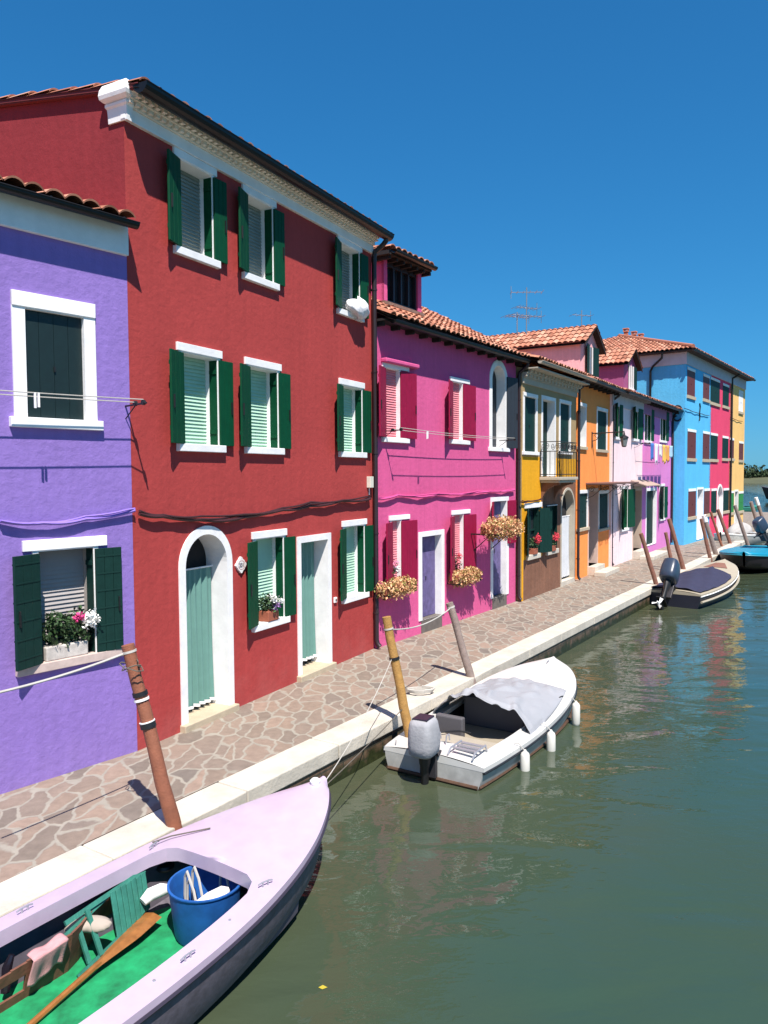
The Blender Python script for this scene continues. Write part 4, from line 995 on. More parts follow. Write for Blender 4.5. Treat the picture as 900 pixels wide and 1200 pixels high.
potplant(PUR, (PW[0]+PW[1])/2-.02, PW[2]+.003, -.06, 'leafy plant with pink and white blooms in a whitewashed trough on the purple house sill', .5, .36, pot=mat('whitewashed_trough', C(205,198,190,.8), .85, .25, 14), fl=((.12,.42,C(215,60,130),'pink'),(.24,.4,C(245,245,240),'white'),(.28,.35,C(245,245,240),'white'),(.22,.34,C(245,245,240),'white'),(.27,.42,C(245,245,240),'white')), n=1100, potw=.46)
potplant(RED, (rg1[0]+rg1[1])/2, rg1[2]+.003, -.02, 'small pale flowered plant on the red house sill beside the square doorway', .32, .26, fl=((-.05,.34,C(225,220,225),'white'),(.08,.28,C(225,220,225),'white'),(.02,.22,C(150,110,170),'mauve')), n=320)
potplant(MAG, (mg1[0]+mg1[1])/2-.1, mg1[2]+.003, -.05, 'small pink and white potted flowers behind the first peach window box', .26, .3, fl=((0,.42,C(230,150,180),'pink2'),(.06,.3,C(240,240,240),'white')), n=200)
potplant(MAG, (mg2[0]+mg2[1])/2-.05, mg2[2]+.003, -.05, 'small red flowered pot behind the peach window box between the violet doors', .26, .34, fl=((0,.46,C(215,60,80),'red'),(-.05,.36,C(235,130,140),'pink3')), n=200)
for i, (s0, s1, z0, z1) in enumerate(gw):
    potplant(OCH, (s0+s1)/2, z0+.003, .0, ['red geranium on the left ground floor sill of the ochre house','red geranium on the sill next to the arched door of the ochre house'][i], .34, .3, fl=((-.1,.4,C(200,30,40),'red'),(.08,.36,C(200,30,40),'red'),(0,.45,C(200,30,40),'red'),(.14,.42,C(210,40,50),'red'),(-.02,.33,C(200,30,40),'red')), n=200)

# bundle of white bedding on the topmost far window of the red house
m = MB(); bs = RED.W(421, 362, .15)
def bed(u_, v_):
    a = u_*6.283; r = 1+.07*math.sin(3*a+2*v_*5)+.05*math.sin(7*a+v_*11)
    ph = v_*math.pi; r += .04*math.sin(13*a+v_*17)+.03*math.sin(19*v_+3*a)
    return tuple(RED.world((r33[0]+r33[1])/2+.12+.30*math.sin(ph)*math.cos(a)*r, .09+.15*math.sin(ph)*math.sin(a)*r, r33[2]+.08+(.15+.03*math.cos(a))*math.cos(ph)+.025*math.sin(a*2+1)+.02*math.sin(9*a+5*v_)))
m.grid(bed, 40, 18)
thing_mesh(m, 'bedding_bundle', mat('white_bedding', C(228,226,228,.9), .9, .1, 14, .5, 20), 'crumpled white bedding airing on the top far window sill of the red house', 'bedding', smooth=True, sangle=180)

# wall lantern
sL, zL2 = ORA.W(693.5, 508); e = empty('wall_lantern', ORA.world(sL,0,zL2), math.atan2(ORA.u.y,ORA.u.x), 'black street lantern on a long iron arm from the orange house', 'lantern')
m = MB(); m.tube([(0,0,0),(0,-1.0,.02)], .018, 8); m.tube([(0,0,-.25),(0,-.15,-.2),(0,-.3,-.02)], .012, 6); m.tube([(0, -.15+.08*(1-t/16)*math.cos(t*.6), -.09+.08*(1-t/16)*math.sin(t*.6)) for t in range(14)], .008, 5); m.box(-.03,.03,-.02,0,-.45,.05); m.build('arm', M_black, e)
m = MB(); m.lathe([(.02,.0),(.03,-.08),(.13,-.14),(.14,-.18)], 10, (0,-1.0,.0)); m.lathe([(.075,-.42),(.05,-.45)], 10, (0,-1.0,0)); m.tube([(0,-1,0),(0,-1,.05)], .01, 6); m.build('hood', M_black, e)
m = MB(); m.lathe([(.12,-.18),(.075,-.42)], 8, (0,-1.0,0)); m.build('lamp_glass', mat('lantern_glass', C(150,160,160,.6), .15), e)

# antennas
def antenna(base, hgt, label, arms):
    e = empty('tv_antenna', base, R_(0,.3), label, 'antenna')
    m = MB(); m.tube([(0,0,0),(0,0,hgt)], .02, 6); m.build('mast', mat('galvanised_metal', C(170,175,180,.8), .4, metal=.6), e)
    for (z, L_, n, rot) in arms:
        m = MB(); c, s = math.cos(rot), math.sin(rot); m.tube([(-L_*.5*c,-L_*.5*s,z),(L_*.5*c,L_*.5*s,z)], .012, 5)
        for i in range(n):
            f = -.5+i/(n-1); x, y = L_*f*c, L_*f*s; w_ = .16+.2*abs(f-.1)
            m.tube([(x+s*w_,y-c*w_,z),(x-s*w_,y+c*w_,z)], .008, 5)
        m.tube([(L_*.5*c,L_*.5*s,z-.2),(L_*.5*c,L_*.5*s,z+.2)], .01, 5)
        m.build('antenna_array', mat('galvanised_metal', C(170,175,180,.8), .4, metal=.6), e)
pA = atY(617, 392, 24.5); antenna(pA, 1.5, 'tall tv antenna with several arms above the ochre house roof', ((1.35,1.0,6,2.9),(.85,.8,7,.2),(.6,1.1,8,.15)))
pA = atY(606, 393, 24.9); antenna(pA, .75, 'shorter tv antenna left of the tall one on the ochre house roof', ((.6,.9,8,.3),))
pA = atY(681.5, 386, 30); antenna(pA, .75, 'thin tv antenna behind the dormer of the orange house', ((.55,.8,4,.1),))

# back house roof seen behind the ochre roof
BK = House('back_house', 'low tiled roof of a house behind the ochre house', OCH.world(-1.0, -4.2, 0), u=OCH.u)
BK.walls(0, 3.2, 6.9, 4, [pk_], tanp=.3); slope_roof(BK, -.1, 3.3, 6.95, .2, 4, .34)

# ================================================================== MOORING POLES
def pole(base, top, r0, r1, m_, label, bands=(), white=None):
    b = Vector(base); t = Vector(top); d = (t-b); d0 = d/ d.z
    e = empty('mooring_pole', (b.x,b.y,0), 0, label, 'mooring pole', 'mooring poles along the quay')
    P = lambda z: Vector((d0.x*z, d0.y*z, z))
    m = MB(); N = 9; zs = [-1.2+(t.z+1.2)*i/N for i in range(N+1)]
    m.tube([tuple(P(z)+Vector((.006*math.sin(i*2.1+b.x*3), .006*math.cos(i*1.7), 0))) for i, z in enumerate(zs)], [r0+(r1-r0)*i/N+R_(-.003,.003) for i in range(N+1)], 12)
    m.build('shaft', m_, e, smooth=True)
    for (f, hh, c) in bands:
        z = t.z*f; m = MB(); m.tube([tuple(P(z)), tuple(P(z+hh))], r0+(r1-r0)*f+.008, 14); m.build('band', c, e, smooth=True)
    if white:
        m = MB(); m.tube([tuple(P(t.z-white)), tuple(P(t.z+.01))], [r1+.008, r1+.006], 12); m.build('white_cap', M_white, e, smooth=True)
    return b, t
M_redwood = mat('reddish_pole_wood', C(168,104,76,.62), .7, .18, 9, .3, 60)
M_ywood = mat('yellowish_pole_wood', C(206,156,84,.6), .75, .2, 12, .4, 60)
M_gwood = mat('grey_pole_wood', C(168,148,138,.6), .85, .22, 14, .4, 70)
M_pwood = mat('brown_pole_wood', C(160,110,92,.6), .8, .2, 10, .3, 60)
tp1 = pole((-1.93,6.68,0),(-2.33,6.74,1.64), .072, .056, M_redwood, 'reddish brown pole with black bands by the bow of the pale lilac boat', bands=((.715,.04,M_black),(.69,.02,M_white),(.54,.045,M_black),(.57,.01,M_white),(.955,.02,M_rope)))
tp2 = pole((.28,9.42,0),(.02,9.5,1.36), .068, .055, M_ywood, 'yellowish pole at the stern of the white boat with grey outboard', bands=((.88,.02,M_rope),(.6,.03,M_black)))
tp3 = pole((1.34,11.64,0),(1.02,11.7,1.16), .07, .055, M_gwood, 'weathered grey pole beside the grey tarpaulin of the white boat', bands=((.93,.025,M_rope),))
far = [((7.79,21.4),(7.34,21.4,1.47),.07,M_pwood,'brown pole beside the outboard of the navy covered boat',None),
 ((9.45,24.43),(9.18,24.43,1.26),.065,M_pwood,'shortest brown pole standing against the lilac house doorway',None),
 ((9.95,24.86),(9.45,24.86,1.68),.08,M_pwood,'brown pole in front of the corner of the blue house, leaning left',None),
 ((12.25,28.12),(11.9,28.12,1.48),.075,M_pwood,'brown pole at the bow of the navy covered boat',None),
 ((13.0,29.3),(12.5,29.3,1.54),.1,M_gwood,'thick grey pole with a white cap next to the turquoise boat bow',.25),
 ((14.79,32.78),(14.28,32.78,1.5),.06,M_redwood,'reddish pole in front of the rose red house door',None),
 ((15.71,33.97),(15.11,33.97,1.55),.085,M_pwood,'brown pole behind the turquoise boat deck, leaning left',None),
 ((16.46,33.92),(15.86,33.92,1.74),.09,M_gwood,'dark grey pole in front of the sand yellow house',None),
 ((20.82,41.54),(20.31,41.54,1.61),.11,M_gwood,'tall pale grey pole beyond the sand yellow house',None),
 ((22.6,44.4),(22.0,44.4,1.75),.11,M_gwood,'grey pole with a white top at the right edge, farthest along the quay',.45),
 ((23.0,43.6),(23.5,43.6,1.5),.12,mat('pink_pole_wood', C(200,130,115,.6), .8, .2),'pinkish pole leaning right at the far right edge',None)]
for (b, t, r, m_, lab, wh) in far: pole((b[0],b[1],0), t, r, r*.85, m_, lab, white=wh)

def rope(name, label, a, b, sag, r=.008, m_=None, n=20):
    a, b = Vector(a), Vector(b); m = MB()
    m.tube([tuple(a.lerp(b, i/n)-Vector((0,0,sag*4*(i/n)*(1-i/n)))) for i in range(n+1)], r, 6)
    return thing_mesh(m, name, m_ or M_rope, label, 'rope', smooth=True)
rope('mooring_rope', 'white rope stretched from the black banded pole past the purple house window', (-2.33,6.74,1.57), tuple(atY(-30,818,5.6)), .03, .011)
rope('mooring_rope', 'white rope slung between the yellowish pole and the weathered grey pole', (.06,9.49,1.2), (1.04,11.7,1.08), .1, .009)
rope('mooring_rope', 'thin line running from the yellowish pole to the lilac boat bow', (.1,9.48,.85), (-.62,6.98,.2), .1, .005)
rope('mooring_rope', 'slack line from the foot of the yellowish pole to the lilac boat bow', (.22,9.4,.2), (-.62,6.98,.18), .02, .006, mat('grey_rope', C(120,112,100,.6), .9))
m = MB()
p1 = Vector((-2.3,6.66,1.5)); m.tube([tuple(p1+Vector((.09*math.cos(t*.9)+.01*t*.3, .07*math.sin(t*.9), .02*math.sin(t*2.2)-.005*t))) for t in range(18)], .006, 5)
thing_mesh(m, 'rope_tangle', mat('grey_rope', C(120,112,100,.6), .9), 'tangled thin rope knotted round the top of the black banded pole', 'rope', smooth=True)
# cleat and rope pile on the quay beside yellow pole
m = MB(); c0_ = G(493, 812, .02)
m.tube([tuple(c0_+Vector((.16*math.cos(t*.7)*(1+.05*t*.2), .1*math.sin(t*.7), .012+.002*t))) for t in range(30)], .012, 5)
thing_mesh(m, 'rope_coil', M_rope, 'coil of pale rope lying on the kerb behind the white boat', 'rope', smooth=True)

# ================================================================== BOATS
def boat(name, label, A, ang, st, hullm, deckm, z_in, c0, c1, sidew, floor_m, inner_m, trim_m=None, camber=.05, coam=.05, keel=-.25, strake=True, foredeck=True, lip=.06, wl=None):
    """st: list of (x, half_breadth, sheer_z, depth_below_sheer). local x forward, y to port"""
    e = empty(name, (A[0], A[1], 0), math.radians(ang), label, 'boat')
    # interpolate stations smoothly
    def cr_(p0, p1, p2, p3, t): return .5*((2*p1)+(-p0+p2)*t+(2*p0-5*p1+4*p2-p3)*t*t+(-p0+3*p1-3*p2+p3)*t**3)
    S = []
    for i in range(len(st)-1):
        a = st[max(i-1,0)]; b = st[i]; c = st[i+1]; d = st[min(i+2,len(st)-1)]
        for k in range(5):
            S.append(tuple(cr_(a[j], b[j], c[j], d[j], k/5) for j in range(4)))
    S.append(tuple(st[-1])); S = [(x, max(hb, .012), z, dd) for (x, hb, z, dd) in S]
    K = [(1,0),(.985,.25),(.93,.55),(.84,.8),(.5,.95),(0,1.0)]
    m = MB(); rings = []
    for (x, hb, z, dd) in S:
        fl = 1 if hb > .15 else hb/.15
        row = [(x - (kz*.35*dd if x > st[-1][0]*.8 else 0)*((x-st[-1][0]*.8)/(st[-1][0]*.2) if x > st[-1][0]*.8 else 0), hb*ky, z-dd*kz) for ky, kz in K]
        full = row + [(p[0], -p[1], p[2]) for p in row[-2::-1]]
        rings.append([m.vt(p) for p in full])
    for i in range(len(rings)-1):
        for j in range(len(rings[0])-1): m.idx((rings[i][j], rings[i][j+1], rings[i+1][j+1], rings[i+1][j]))
    m.idx(rings[0])
    m.build('hull', hullm, e, smooth=True, sangle=35, merge=True)
    # deck: rim, side decks, foredeck, after deck
    def sh(x):
        for i in range(len(S)-1):
            if S[i][0] <= x <= S[i+1][0]:
                f = (x-S[i][0])/(S[i+1][0]-S[i][0]+1e-9); return S[i][1]*(1-f)+S[i+1][1]*f, S[i][2]*(1-f)+S[i+1][2]*f
        return (S[0][1], S[0][2]) if x < S[0][0] else (S[-1][1], S[-1][2])
    xs = sorted(set([s_[0] for s_ in S] + [c0, c1]))
    # rounded front corners of the cockpit opening
    def ow(x):
        hb, z = sh(x); w_ = hb-sidew
        if x > c1-.18: w_ *= math.sqrt(max(0, 1-((x-(c1-.18))/.18)**2))*.25+.75
        return max(w_, .02)
    m = MB(); zt = lambda x, y: sh(x)[1] + camber*(1-(y/max(sh(x)[0],.05))**2) + .012
    def strip(x0, x1, f0, f1, n):
        for k in range(n):
            a, b = k/n, (k+1)/n
            y = [f0(x0)+(f1(x0)-f0(x0))*a, f0(x1)+(f1(x1)-f0(x1))*a, f0(x1)+(f1(x1)-f0(x1))*b, f0(x0)+(f1(x0)-f0(x0))*b]
            m.face([(x0,y[0],zt(x0,y[0])),(x1,y[1],zt(x1,y[1])),(x1,y[2],zt(x1,y[2])),(x0,y[3],zt(x0,y[3]))])
    for i in range(len(xs)-1):
        x0, x1 = xs[i], xs[i+1]; hbp = lambda x: sh(x)[0]+.015
        if c0 <= (x0+x1)/2 <= c1:
            strip(x0, x1, hbp, ow, 3); strip(x0, x1, lambda x: -hbp(x), lambda x: -ow(x), 3)
            for sg in (-1, 1): m.face([(x0,sg*ow(x0),zt(x0,ow(x0))),(x1,sg*ow(x1),zt(x1,ow(x1))),(x1,sg*ow(x1),zt(x1,ow(x1))-lip),(x0,sg*ow(x0),zt(x0,ow(x0))-lip)])
        else: strip(x0, x1, hbp, lambda x: -hbp(x), 10)
        for sg in (-1, 1): m.face([(x0,sg*hbp(x0),zt(x0,hbp(x0))),(x1,sg*hbp(x1),zt(x1,hbp(x1))),(x1,sg*hbp(x1),zt(x1,hbp(x1))-.05),(x0,sg*hbp(x0),zt(x0,hbp(x0))-.05)])
    for xc in (c0, c1):
        n = 8
        for k in range(n):
            ya, yb = -ow(xc)+2*ow(xc)*k/n, -ow(xc)+2*ow(xc)*(k+1)/n
            m.face([(xc,ya,zt(xc,ya)),(xc,yb,zt(xc,yb)),(xc,yb,zt(xc,yb)-lip),(xc,ya,zt(xc,ya)-lip)])
    hb, z = sh(S[0][0]); m.face([(S[0][0]-.002,-hb-.015,zt(S[0][0],hb)-.05),(S[0][0]-.002,hb+.015,zt(S[0][0],hb)-.05),(S[0][0]-.002,hb+.015,zt(S[0][0],hb)),(S[0][0]-.002,0,zt(S[0][0],0)),(S[0][0]-.002,-hb-.015,zt(S[0][0],hb))])
    m.build('deck', deckm, e, smooth=True, sangle=32, merge=True)
    # raised bead around the opening
    if coam:
        m = MB()
        pth = [(x, ow(x), zt(x,ow(x))+.008) for x in xs if c0 <= x <= c1]
        pth = pth + [(p[0], -p[1], p[2]) for p in pth[::-1]]; pth.append(pth[0]); m.tube(pth, .014, 6); m.build('coaming', deckm, e, smooth=True)
    # inside skin, floor
    m = MB(); iw = lambda x: max(sh(x)[0]-.03, .02)
    x1i = c1+.5 if c1+.5 < st[-1][0]-.3 else c1+.1
    xi = [x for x in xs if c0 <= x <= x1i]
    if xi[-1] < x1i: xi.append(x1i)
    for i in range(len(xi)-1):
        x0, x1 = xi[i], xi[i+1]
        for sg in (-1, 1): m.face([(x0,sg*iw(x0),sh(x0)[1]),(x1,sg*iw(x1),sh(x1)[1]),(x1,sg*iw(x1)*.86,z_in),(x0,sg*iw(x0)*.86,z_in)])
    for xc in (xi[0], xi[-1]): m.face([(xc,-iw(xc),sh(xc)[1]),(xc,iw(xc),sh(xc)[1]),(xc,iw(xc)*.86,z_in),(xc,-iw(xc)*.86,z_in)])
    m.build('inner_lining', inner_m, e)
    m = MB()
    for i in range(len(xi)-1): x0, x1 = xi[i], xi[i+1]; m.face([(x0,-iw(x0)*.86,z_in+.002),(x1,-iw(x1)*.86,z_in+.002),(x1,iw(x1)*.86,z_in+.002),(x0,iw(x0)*.86,z_in+.002)])
    m.build('floor', floor_m, e)
    if trim_m:
        m = MB()
        for sg in (-1, 1): m.tube([(x+.005, sg*(sh(x)[0]+.012), sh(x)[1]-.055) for x in xs], .018, 6)
        m.build('rubbing_strake', trim_m, e, smooth=True)
    return e, sh, zt
def inboat(e):
    mw = Matrix.Translation(e.location) @ Matrix.Rotation(e.rotation_euler.z, 4, 'Z'); return lambda p: mw @ Vector(p)
def place(objs, e, label=None): pass

# ---- pale lilac boat in the foreground
M_lildeck = mat('pale_lilac_gelcoat', C(242,220,244,.53), .4, .07, 5, coat=.2)
M_darkhull = mat('dark_grey_hull_paint', C(96,90,100,.9), .55, .3, 14, .1, 40)
M_greenfl = mat('green_deck_paint', C(24,168,104,.58), .75, .42, 7)
M_greyin = mat('grey_inner_paint', C(96,90,102,.7), .7, .2, 6)
B1, sh1, zt1 = boat('wooden_boat', 'pale lilac decked boat with a green floor moored in the foreground', (-2.248, 4.371), 57.0,
    [(-2.4,.58,.12,.62),(-1.6,.68,.09,.66),(-.6,.76,.07,.66),(.4,.77,.07,.62),(1.2,.73,.09,.58),(1.8,.64,.13,.54),(2.3,.49,.17,.5),(2.7,.30,.22,.46),(2.95,.13,.26,.42),(3.06,.02,.28,.36)],
    M_darkhull, M_lildeck, -.36, -1.9, 1.62, .17, M_greenfl, M_greyin, mat('dark_strake', C(60,52,66,.8), .5), camber=.045, lip=.11, coam=0)
L1 = inboat(B1)
def cleat(parent, x, y, z, ang=0, m_=None):
    m = MB(); c, s = math.cos(ang), math.sin(ang)
    m.tube([(x-.06*c,y-.06*s,z+.026),(x-.03*c,y-.03*s,z+.034),(x+.03*c,y+.03*s,z+.034),(x+.06*c,y+.06*s,z+.026)], .006, 6)
    for t in (-.022, .022): m.tube([(x+t*c,y+t*s,z-.01),(x+t*c,y+t*s,z+.03)], .007, 6)
    m.build('cleat', m_ or mat('steel_fitting', C(190,190,195,.8), .4, metal=.5), parent, smooth=True)
for (x, y, a) in ((1.55,.58,.2),(1.6,-.58,-.3),(.5,.69,0),(.75,-.69,0)): cleat(B1, x, y, zt1(x, y), a)
m = MB(); m.lathe([(.045,0),(.05,.03),(.03,.05),(.0,.055)], 12, (2.93,.0,zt1(2.93,0)-.005)); m.build('bow_light', M_white, B1, smooth=True)
m = MB(); m.tube([(1.55,.6,zt1(1.55,.6)+.04),(1.7,.55,zt1(1.7,.55)+.03),(1.95,.35,zt1(1.9,.4)+.02)], .006, 5); m.build('painter_line', mat('grey_rope', C(120,112,100,.6), .9), B1)
for i in range(9):
    m = MB(); x = -1.2+i*.34; m.lathe([(.012,0),(.009,.006)], 8, (x,-sh1(x)[0]+.1,zt1(x,sh1(x)[0]-.1)-.001)); 
    if i in (1,3,5,7): m.build('deck_stud', mat('steel_fitting', C(160,160,165,.8), .3, metal=.8), B1)
# plywood stringer board with a rectangular hole, inside left
M_ply = mat('brown_plywood', C(142,92,72,.6), .75, .28, 10, .2, 30)
m = MB()
def plyz(x): return -.10+.05*math.sin(x*1.6)
def byt(x): return .40 if x < .7 else min(.60, .40+(x-.7)*.55)
for i in range(30):
    x0, x1 = -1.9+i*.1117, -1.9+(i+1)*.1117; yt, yb = byt(x0), byt(x0)+.06; xc = (x0+x1)/2
    def bp_(za, zb_): f = lambda z: yb+(yt-yb)*(z+.36)/.26; m.obox((x0,f(za),za),(x1-x0,byt(x1)-byt(x0),0),(0,.02,0),(0,f(zb_)-f(za),zb_-za))
    if -.12 < xc < .28: bp_(-.36,-.29); bp_(-.17,plyz(xc))
    else: bp_(-.36, plyz(xc))
m.build('side_board', M_ply, B1)
# blue tub with ropes
def P_(px, py, z): return G(px, py, z)
tb = P_(241, 1036, .02); tb.z = -.355
T = empty('blue_tub', tb, 0, 'scuffed blue plastic tub of rope standing in the lilac boat', 'tub')
M_blue = mat('blue_plastic', C(30,100,180,.7), .6, .22, 7, .05, 30)
m = MB(); m.lathe([(.0,.01),(.225,.0),(.238,.03),(.278,.385),(.288,.39),(.288,.40),(.27,.40),(.262,.37),(.23,.06),(.0,.05)], 32); m.build('bucket_body', M_blue, T, smooth=True)
tr = []
for i, (a, b, c, d) in enumerate((( -.17,.05,.46,.02),(-.14,.0,.43,.03),(-.12,.08,.48,.06),(.08,.16,.44,.03))):
    m = MB(); m.tube([(a,b,c-.05),(a+.02,b-.02,c),(a+.06,b-.05,c-.08),(a+.1,b-.08,c-.25),(a+.12,b-.1,.1)], .011, 6); m.tube([(a,b,c-.05),(a-.01,b+.02,c-.2),(a+.01,b,.12)], .011, 6)
    r = m.build('coiled_rope', M_rope, smooth=True); r.location = tb
    tag(r, ['pale rope looped over the left rim of the blue tub','pale rope lying against the near left wall of the blue tub','tallest pale rope loop standing out of the blue tub','pale rope hooked over the far rim of the blue tub'][i], 'rope', 'ropes in the blue tub')
m = MB(); m.tube([(-.06,-.1,.27),(.04,-.06,.29),(.14,-.02,.32),(.18,.0,.33)], [.02,.05,.05,.02], 10); f = m.build('fender', M_white, smooth=True); f.location = tb; tag(f, 'white boat fender lying inside the blue tub', 'fender')
# folded slatted chair, leaning on the board
TL, TR, BL, BR = P_(78,1078,-.02), P_(170,1020,.0), P_(88,1142,-.31), P_(177,1070,-.31)
def Q(u_, v_, off=0):
    p = (TL*(1-u_)+TR*u_)*(1-v_) + (BL*(1-u_)+BR*u_)*v_
    nrm = (TR-TL).cross(BL-TL).normalized()
    if nrm.z < 0: nrm = -nrm
    return p + nrm*off
ce = empty('folding_chair', tuple(Q(.5,1)), 0, 'folded teal green slatted chair leaning inside the lilac boat', 'chair'); cl0 = Q(.5,1)
M_chair = mat('teal_chair_paint', C(58,140,122,.62), .6, .2, 12, .2, 60)
TC = lambda a, b, c: (a-cl0.x, b-cl0.y, c-cl0.z)
for i in range(7):
    m = MB(TC); u0 = .5+i*.068; a, b, c, d = Q(u0,.0+.03*i%.05,.02), Q(u0+.06,.0,.02), Q(u0+.06,.98-.02*i,.02), Q(u0,1.0-.02*i,.02)
    m.obox(tuple(a), tuple(b-a), tuple(d-a), tuple((Q(u0,0,.035)-Q(u0,0,.02)))); m.build('slat', M_chair, ce, bevel=.004)
def bar(p, q, w_, th=.02):
    p, q = Vector(p), Vector(q); d = (q-p); nrm = (Q(0,0,1)-Q(0,0,0)); sd = d.cross(nrm).normalized()*w_
    m = MB(TC); m.obox(tuple(p-sd/2), tuple(d), tuple(sd), tuple(nrm*th)); return m
bar(Q(-.03,.05,.0), Q(.98,-.02,.0), .035).build('rail', M_chair, ce); bar(Q(-.1,.28,-.02), Q(.55,.02,-.02), .03).build('rail', M_chair, ce)
bar(Q(.2,.05,.03), Q(.28,1.02,.03), .035).build('leg', M_chair, ce); bar(Q(.1,.22,.0), Q(.16,1.0,.0), .03).build('leg', M_chair, ce)
bar(Q(.0,1.08,.02), Q(.62,.95,.02), .035).build('rail', M_chair, ce)
# oar lying along the floor
oa, ob = P_(20,1215,-.34), P_(180,1072,-.26); m = MB(); d = (ob-oa)
oe = empty('oar', tuple(oa), 0, 'varnished wooden oar lying on the green floor of the lilac boat', 'oar')
m.tube([tuple((oa.lerp(ob,f)-oa)) for f in (-.9,-.4,0,.3,.55)], [.02,.02,.022,.022,.024], 8); M_oar = mat('varnished_wood', C(176,116,62,.6), .35, .25, 14, .1, 60)
m.build('oar_shaft', M_oar, oe, smooth=True)
m = MB(); sd = d.cross(Vector((0,0,1))).normalized(); prev = None
for i in range(13):
    f = .45+i*.55/12; w_ = .022+.058*min(1, max(0,(f-.5)/.3)); c = oa.lerp(ob, f)-oa
    row = [c+sd*w_+Vector((0,0,.0)), c+Vector((0,0,.018)), c-sd*w_+Vector((0,0,.0)), c-Vector((0,0,.012))]
    if prev:
        for k in range(4): m.face([tuple(prev[k]), tuple(prev[(k+1)%4]), tuple(row[(k+1)%4]), tuple(row[k])])
    prev = row
m.face([tuple(p) for p in prev]); m.build('oar_blade', M_oar, oe, smooth=True)
# pink towel over the board
m = MB()
def tow(u_, v_):
    x = .36+u_*.26-.03*v_; 
    if v_ < .3: y, z = .45-.085*v_/.3, plyz(x)+.012+.01*math.sin(u_*9)
    else: y, z = .362+.05*(v_-.3)-.01*math.sin(v_*5)-.01*math.sin(u_*13)*(v_-.3)*1.5, plyz(x)+.012-(v_-.3)*.27*(1+.1*math.sin(u_*6))
    return tuple(L1((x, y, z)))
m.grid(tow, 20, 16); thing_mesh(m, 'towel', mat('pink_towel_cloth', C(244,178,180,.62), .95, .08, 30, .3, 120), 'pink towel draped over the brown board in the lilac boat', 'towel', smooth=True, sangle=180, solid=.005)
m = MB(); c = P_(183,1046,-.12); m.tube([tuple(c+Vector((-.08,-.08,-.03))), tuple(c+Vector((-.04,-.03,0))), tuple(c+Vector((.03,.04,.0))), tuple(c+Vector((.07,.09,-.02)))], [.035,.05,.05,.035], 12)
thing_mesh(m, 'fender', M_white, 'white fender lying between the teal chair and the blue tub', 'fender', smooth=True)
m = MB(); c = P_(193,1015,-.08); m.lathe([(.0,-.03),(.07,-.02),(.08,.0),(.07,.02),(.04,.03),(.03,.02)], 16, tuple(c)); thing_mesh(m, 'rubber_roller', M_black, 'small black rubber roller behind the blue tub', 'roller', smooth=True)
for i, (x, y) in enumerate(((.28,.55),(.16,.57),(.05,.54))):
    m = MB(); c = L1((x,y,-.14)); m.tube([tuple(c+Vector((0,-.03,-.15))), tuple(c), tuple(c+Vector((.02,.03,.07)))], [.03,.035,.02], 8)
    thing_mesh(m, 'dark_bottle', mat('dark_glass', C(30,26,34), .2), ['dark bottle nearest the pink towel behind the brown board','middle dark bottle behind the brown board of the lilac boat','dark bottle farthest from the towel behind the brown board'][i], 'bottle', 'dark bottles in the lilac boat', smooth=True)
m = MB(); c = L1((.86,.5,-.1)); 
def rag(u_, v_): a = u_*6.283; r = .1*math.sin(v_*3.14)*(1+.25*math.sin(3*a+v_*4)); return (c.x+r*math.cos(a)*1.5, c.y+r*math.sin(a), c.z+.05*math.cos(v_*3.14)-.02)
m.grid(rag, 24, 10); thing_mesh(m, 'rag', mat('beige_cloth', C(205,190,175,.6), .95), 'crumpled beige rag behind the teal chair frame', 'rag', smooth=True, sangle=180)

# ---- white boat with grey tarpaulin
M_wdeck = mat('white_gelcoat', C(242,241,236,.66), .3, .04, 3, coat=.3)
M_whull = mat('stained_white_hull', C(205,205,200,.62), .45, .2, 6)
B2, sh2, zt2 = boat('white_motorboat', 'white open motorboat with a grey tarpaulin and covered outboard', (.549, 8.758), 57.5,
    [(0,.66,-.19,.42),(.5,.72,-.19,.44),(1.3,.78,-.18,.46),(2.2,.79,-.14,.5),(3.0,.72,-.07,.52),(3.5,.58,-.01,.52),(3.85,.4,.04,.5),(4.08,.2,.08,.46),(4.16,.03,.1,.4)],
    M_whull, M_wdeck, -.36, .42, 2.3, .2, mat('beige_boat_floor', C(200,188,166,.55), .7), mat('dark_boat_inside', C(62,60,64,.7), .8), mat('black_strake', C(35,35,38), .5), camber=.05, lip=.05)
m = MB()
for sg in (-1, 1): m.tube([(x, sg*(sh2(x)[0]*.925+.004), -.425) for x in [i*.2 for i in range(18)]], .022, 6)
m.tube([(-.012,-.6,-.425),(-.012,.6,-.425)], .022, 6)
m.build('waterline_stripe', mat('algae_brown_stripe', C(92,66,48,.7), .8, .3, 12), B2, smooth=True)
# stern thwart + box, seat, ladder
m = MB(); m.box(.42,.78,-.5,.5,-.2,-.16); m.build('thwart', mat('beige_gelcoat', C(226,214,192,.5), .5), B2, bevel=.01)
m = MB()
for y in (-.2, -.52): m.tube([(.02,y,-.12),(.1,y,-.06),(.38,y,-.06),(.42,y,-.14)], .012, 6)
for x in (.12,.22,.32): m.box(x, x+.05, -.5,-.22,-.075,-.06)
m.build('boarding_ladder', mat('steel_fitting', C(160,160,165,.8), .3, metal=.8), B2)
m = MB()
for y in (.1,-.02): m.tube([(.32,y,-.1),(.34,y,-.02),(.4,y,-.02),(.42,y,-.1)], .01, 6)
m.build('grab_handle', mat('steel_fitting', C(160,160,165,.8), .3, metal=.8), B2)
cleat(B2, .1, .56, zt2(.1,.56), .5); cleat(B2, 1.35, -.66, zt2(1.35,.66), 0, M_black); cleat(B2, 2.7,-.64, zt2(2.7,.64), -.2, M_black); cleat(B2, 3.9,0,zt2(3.9,0), 0)
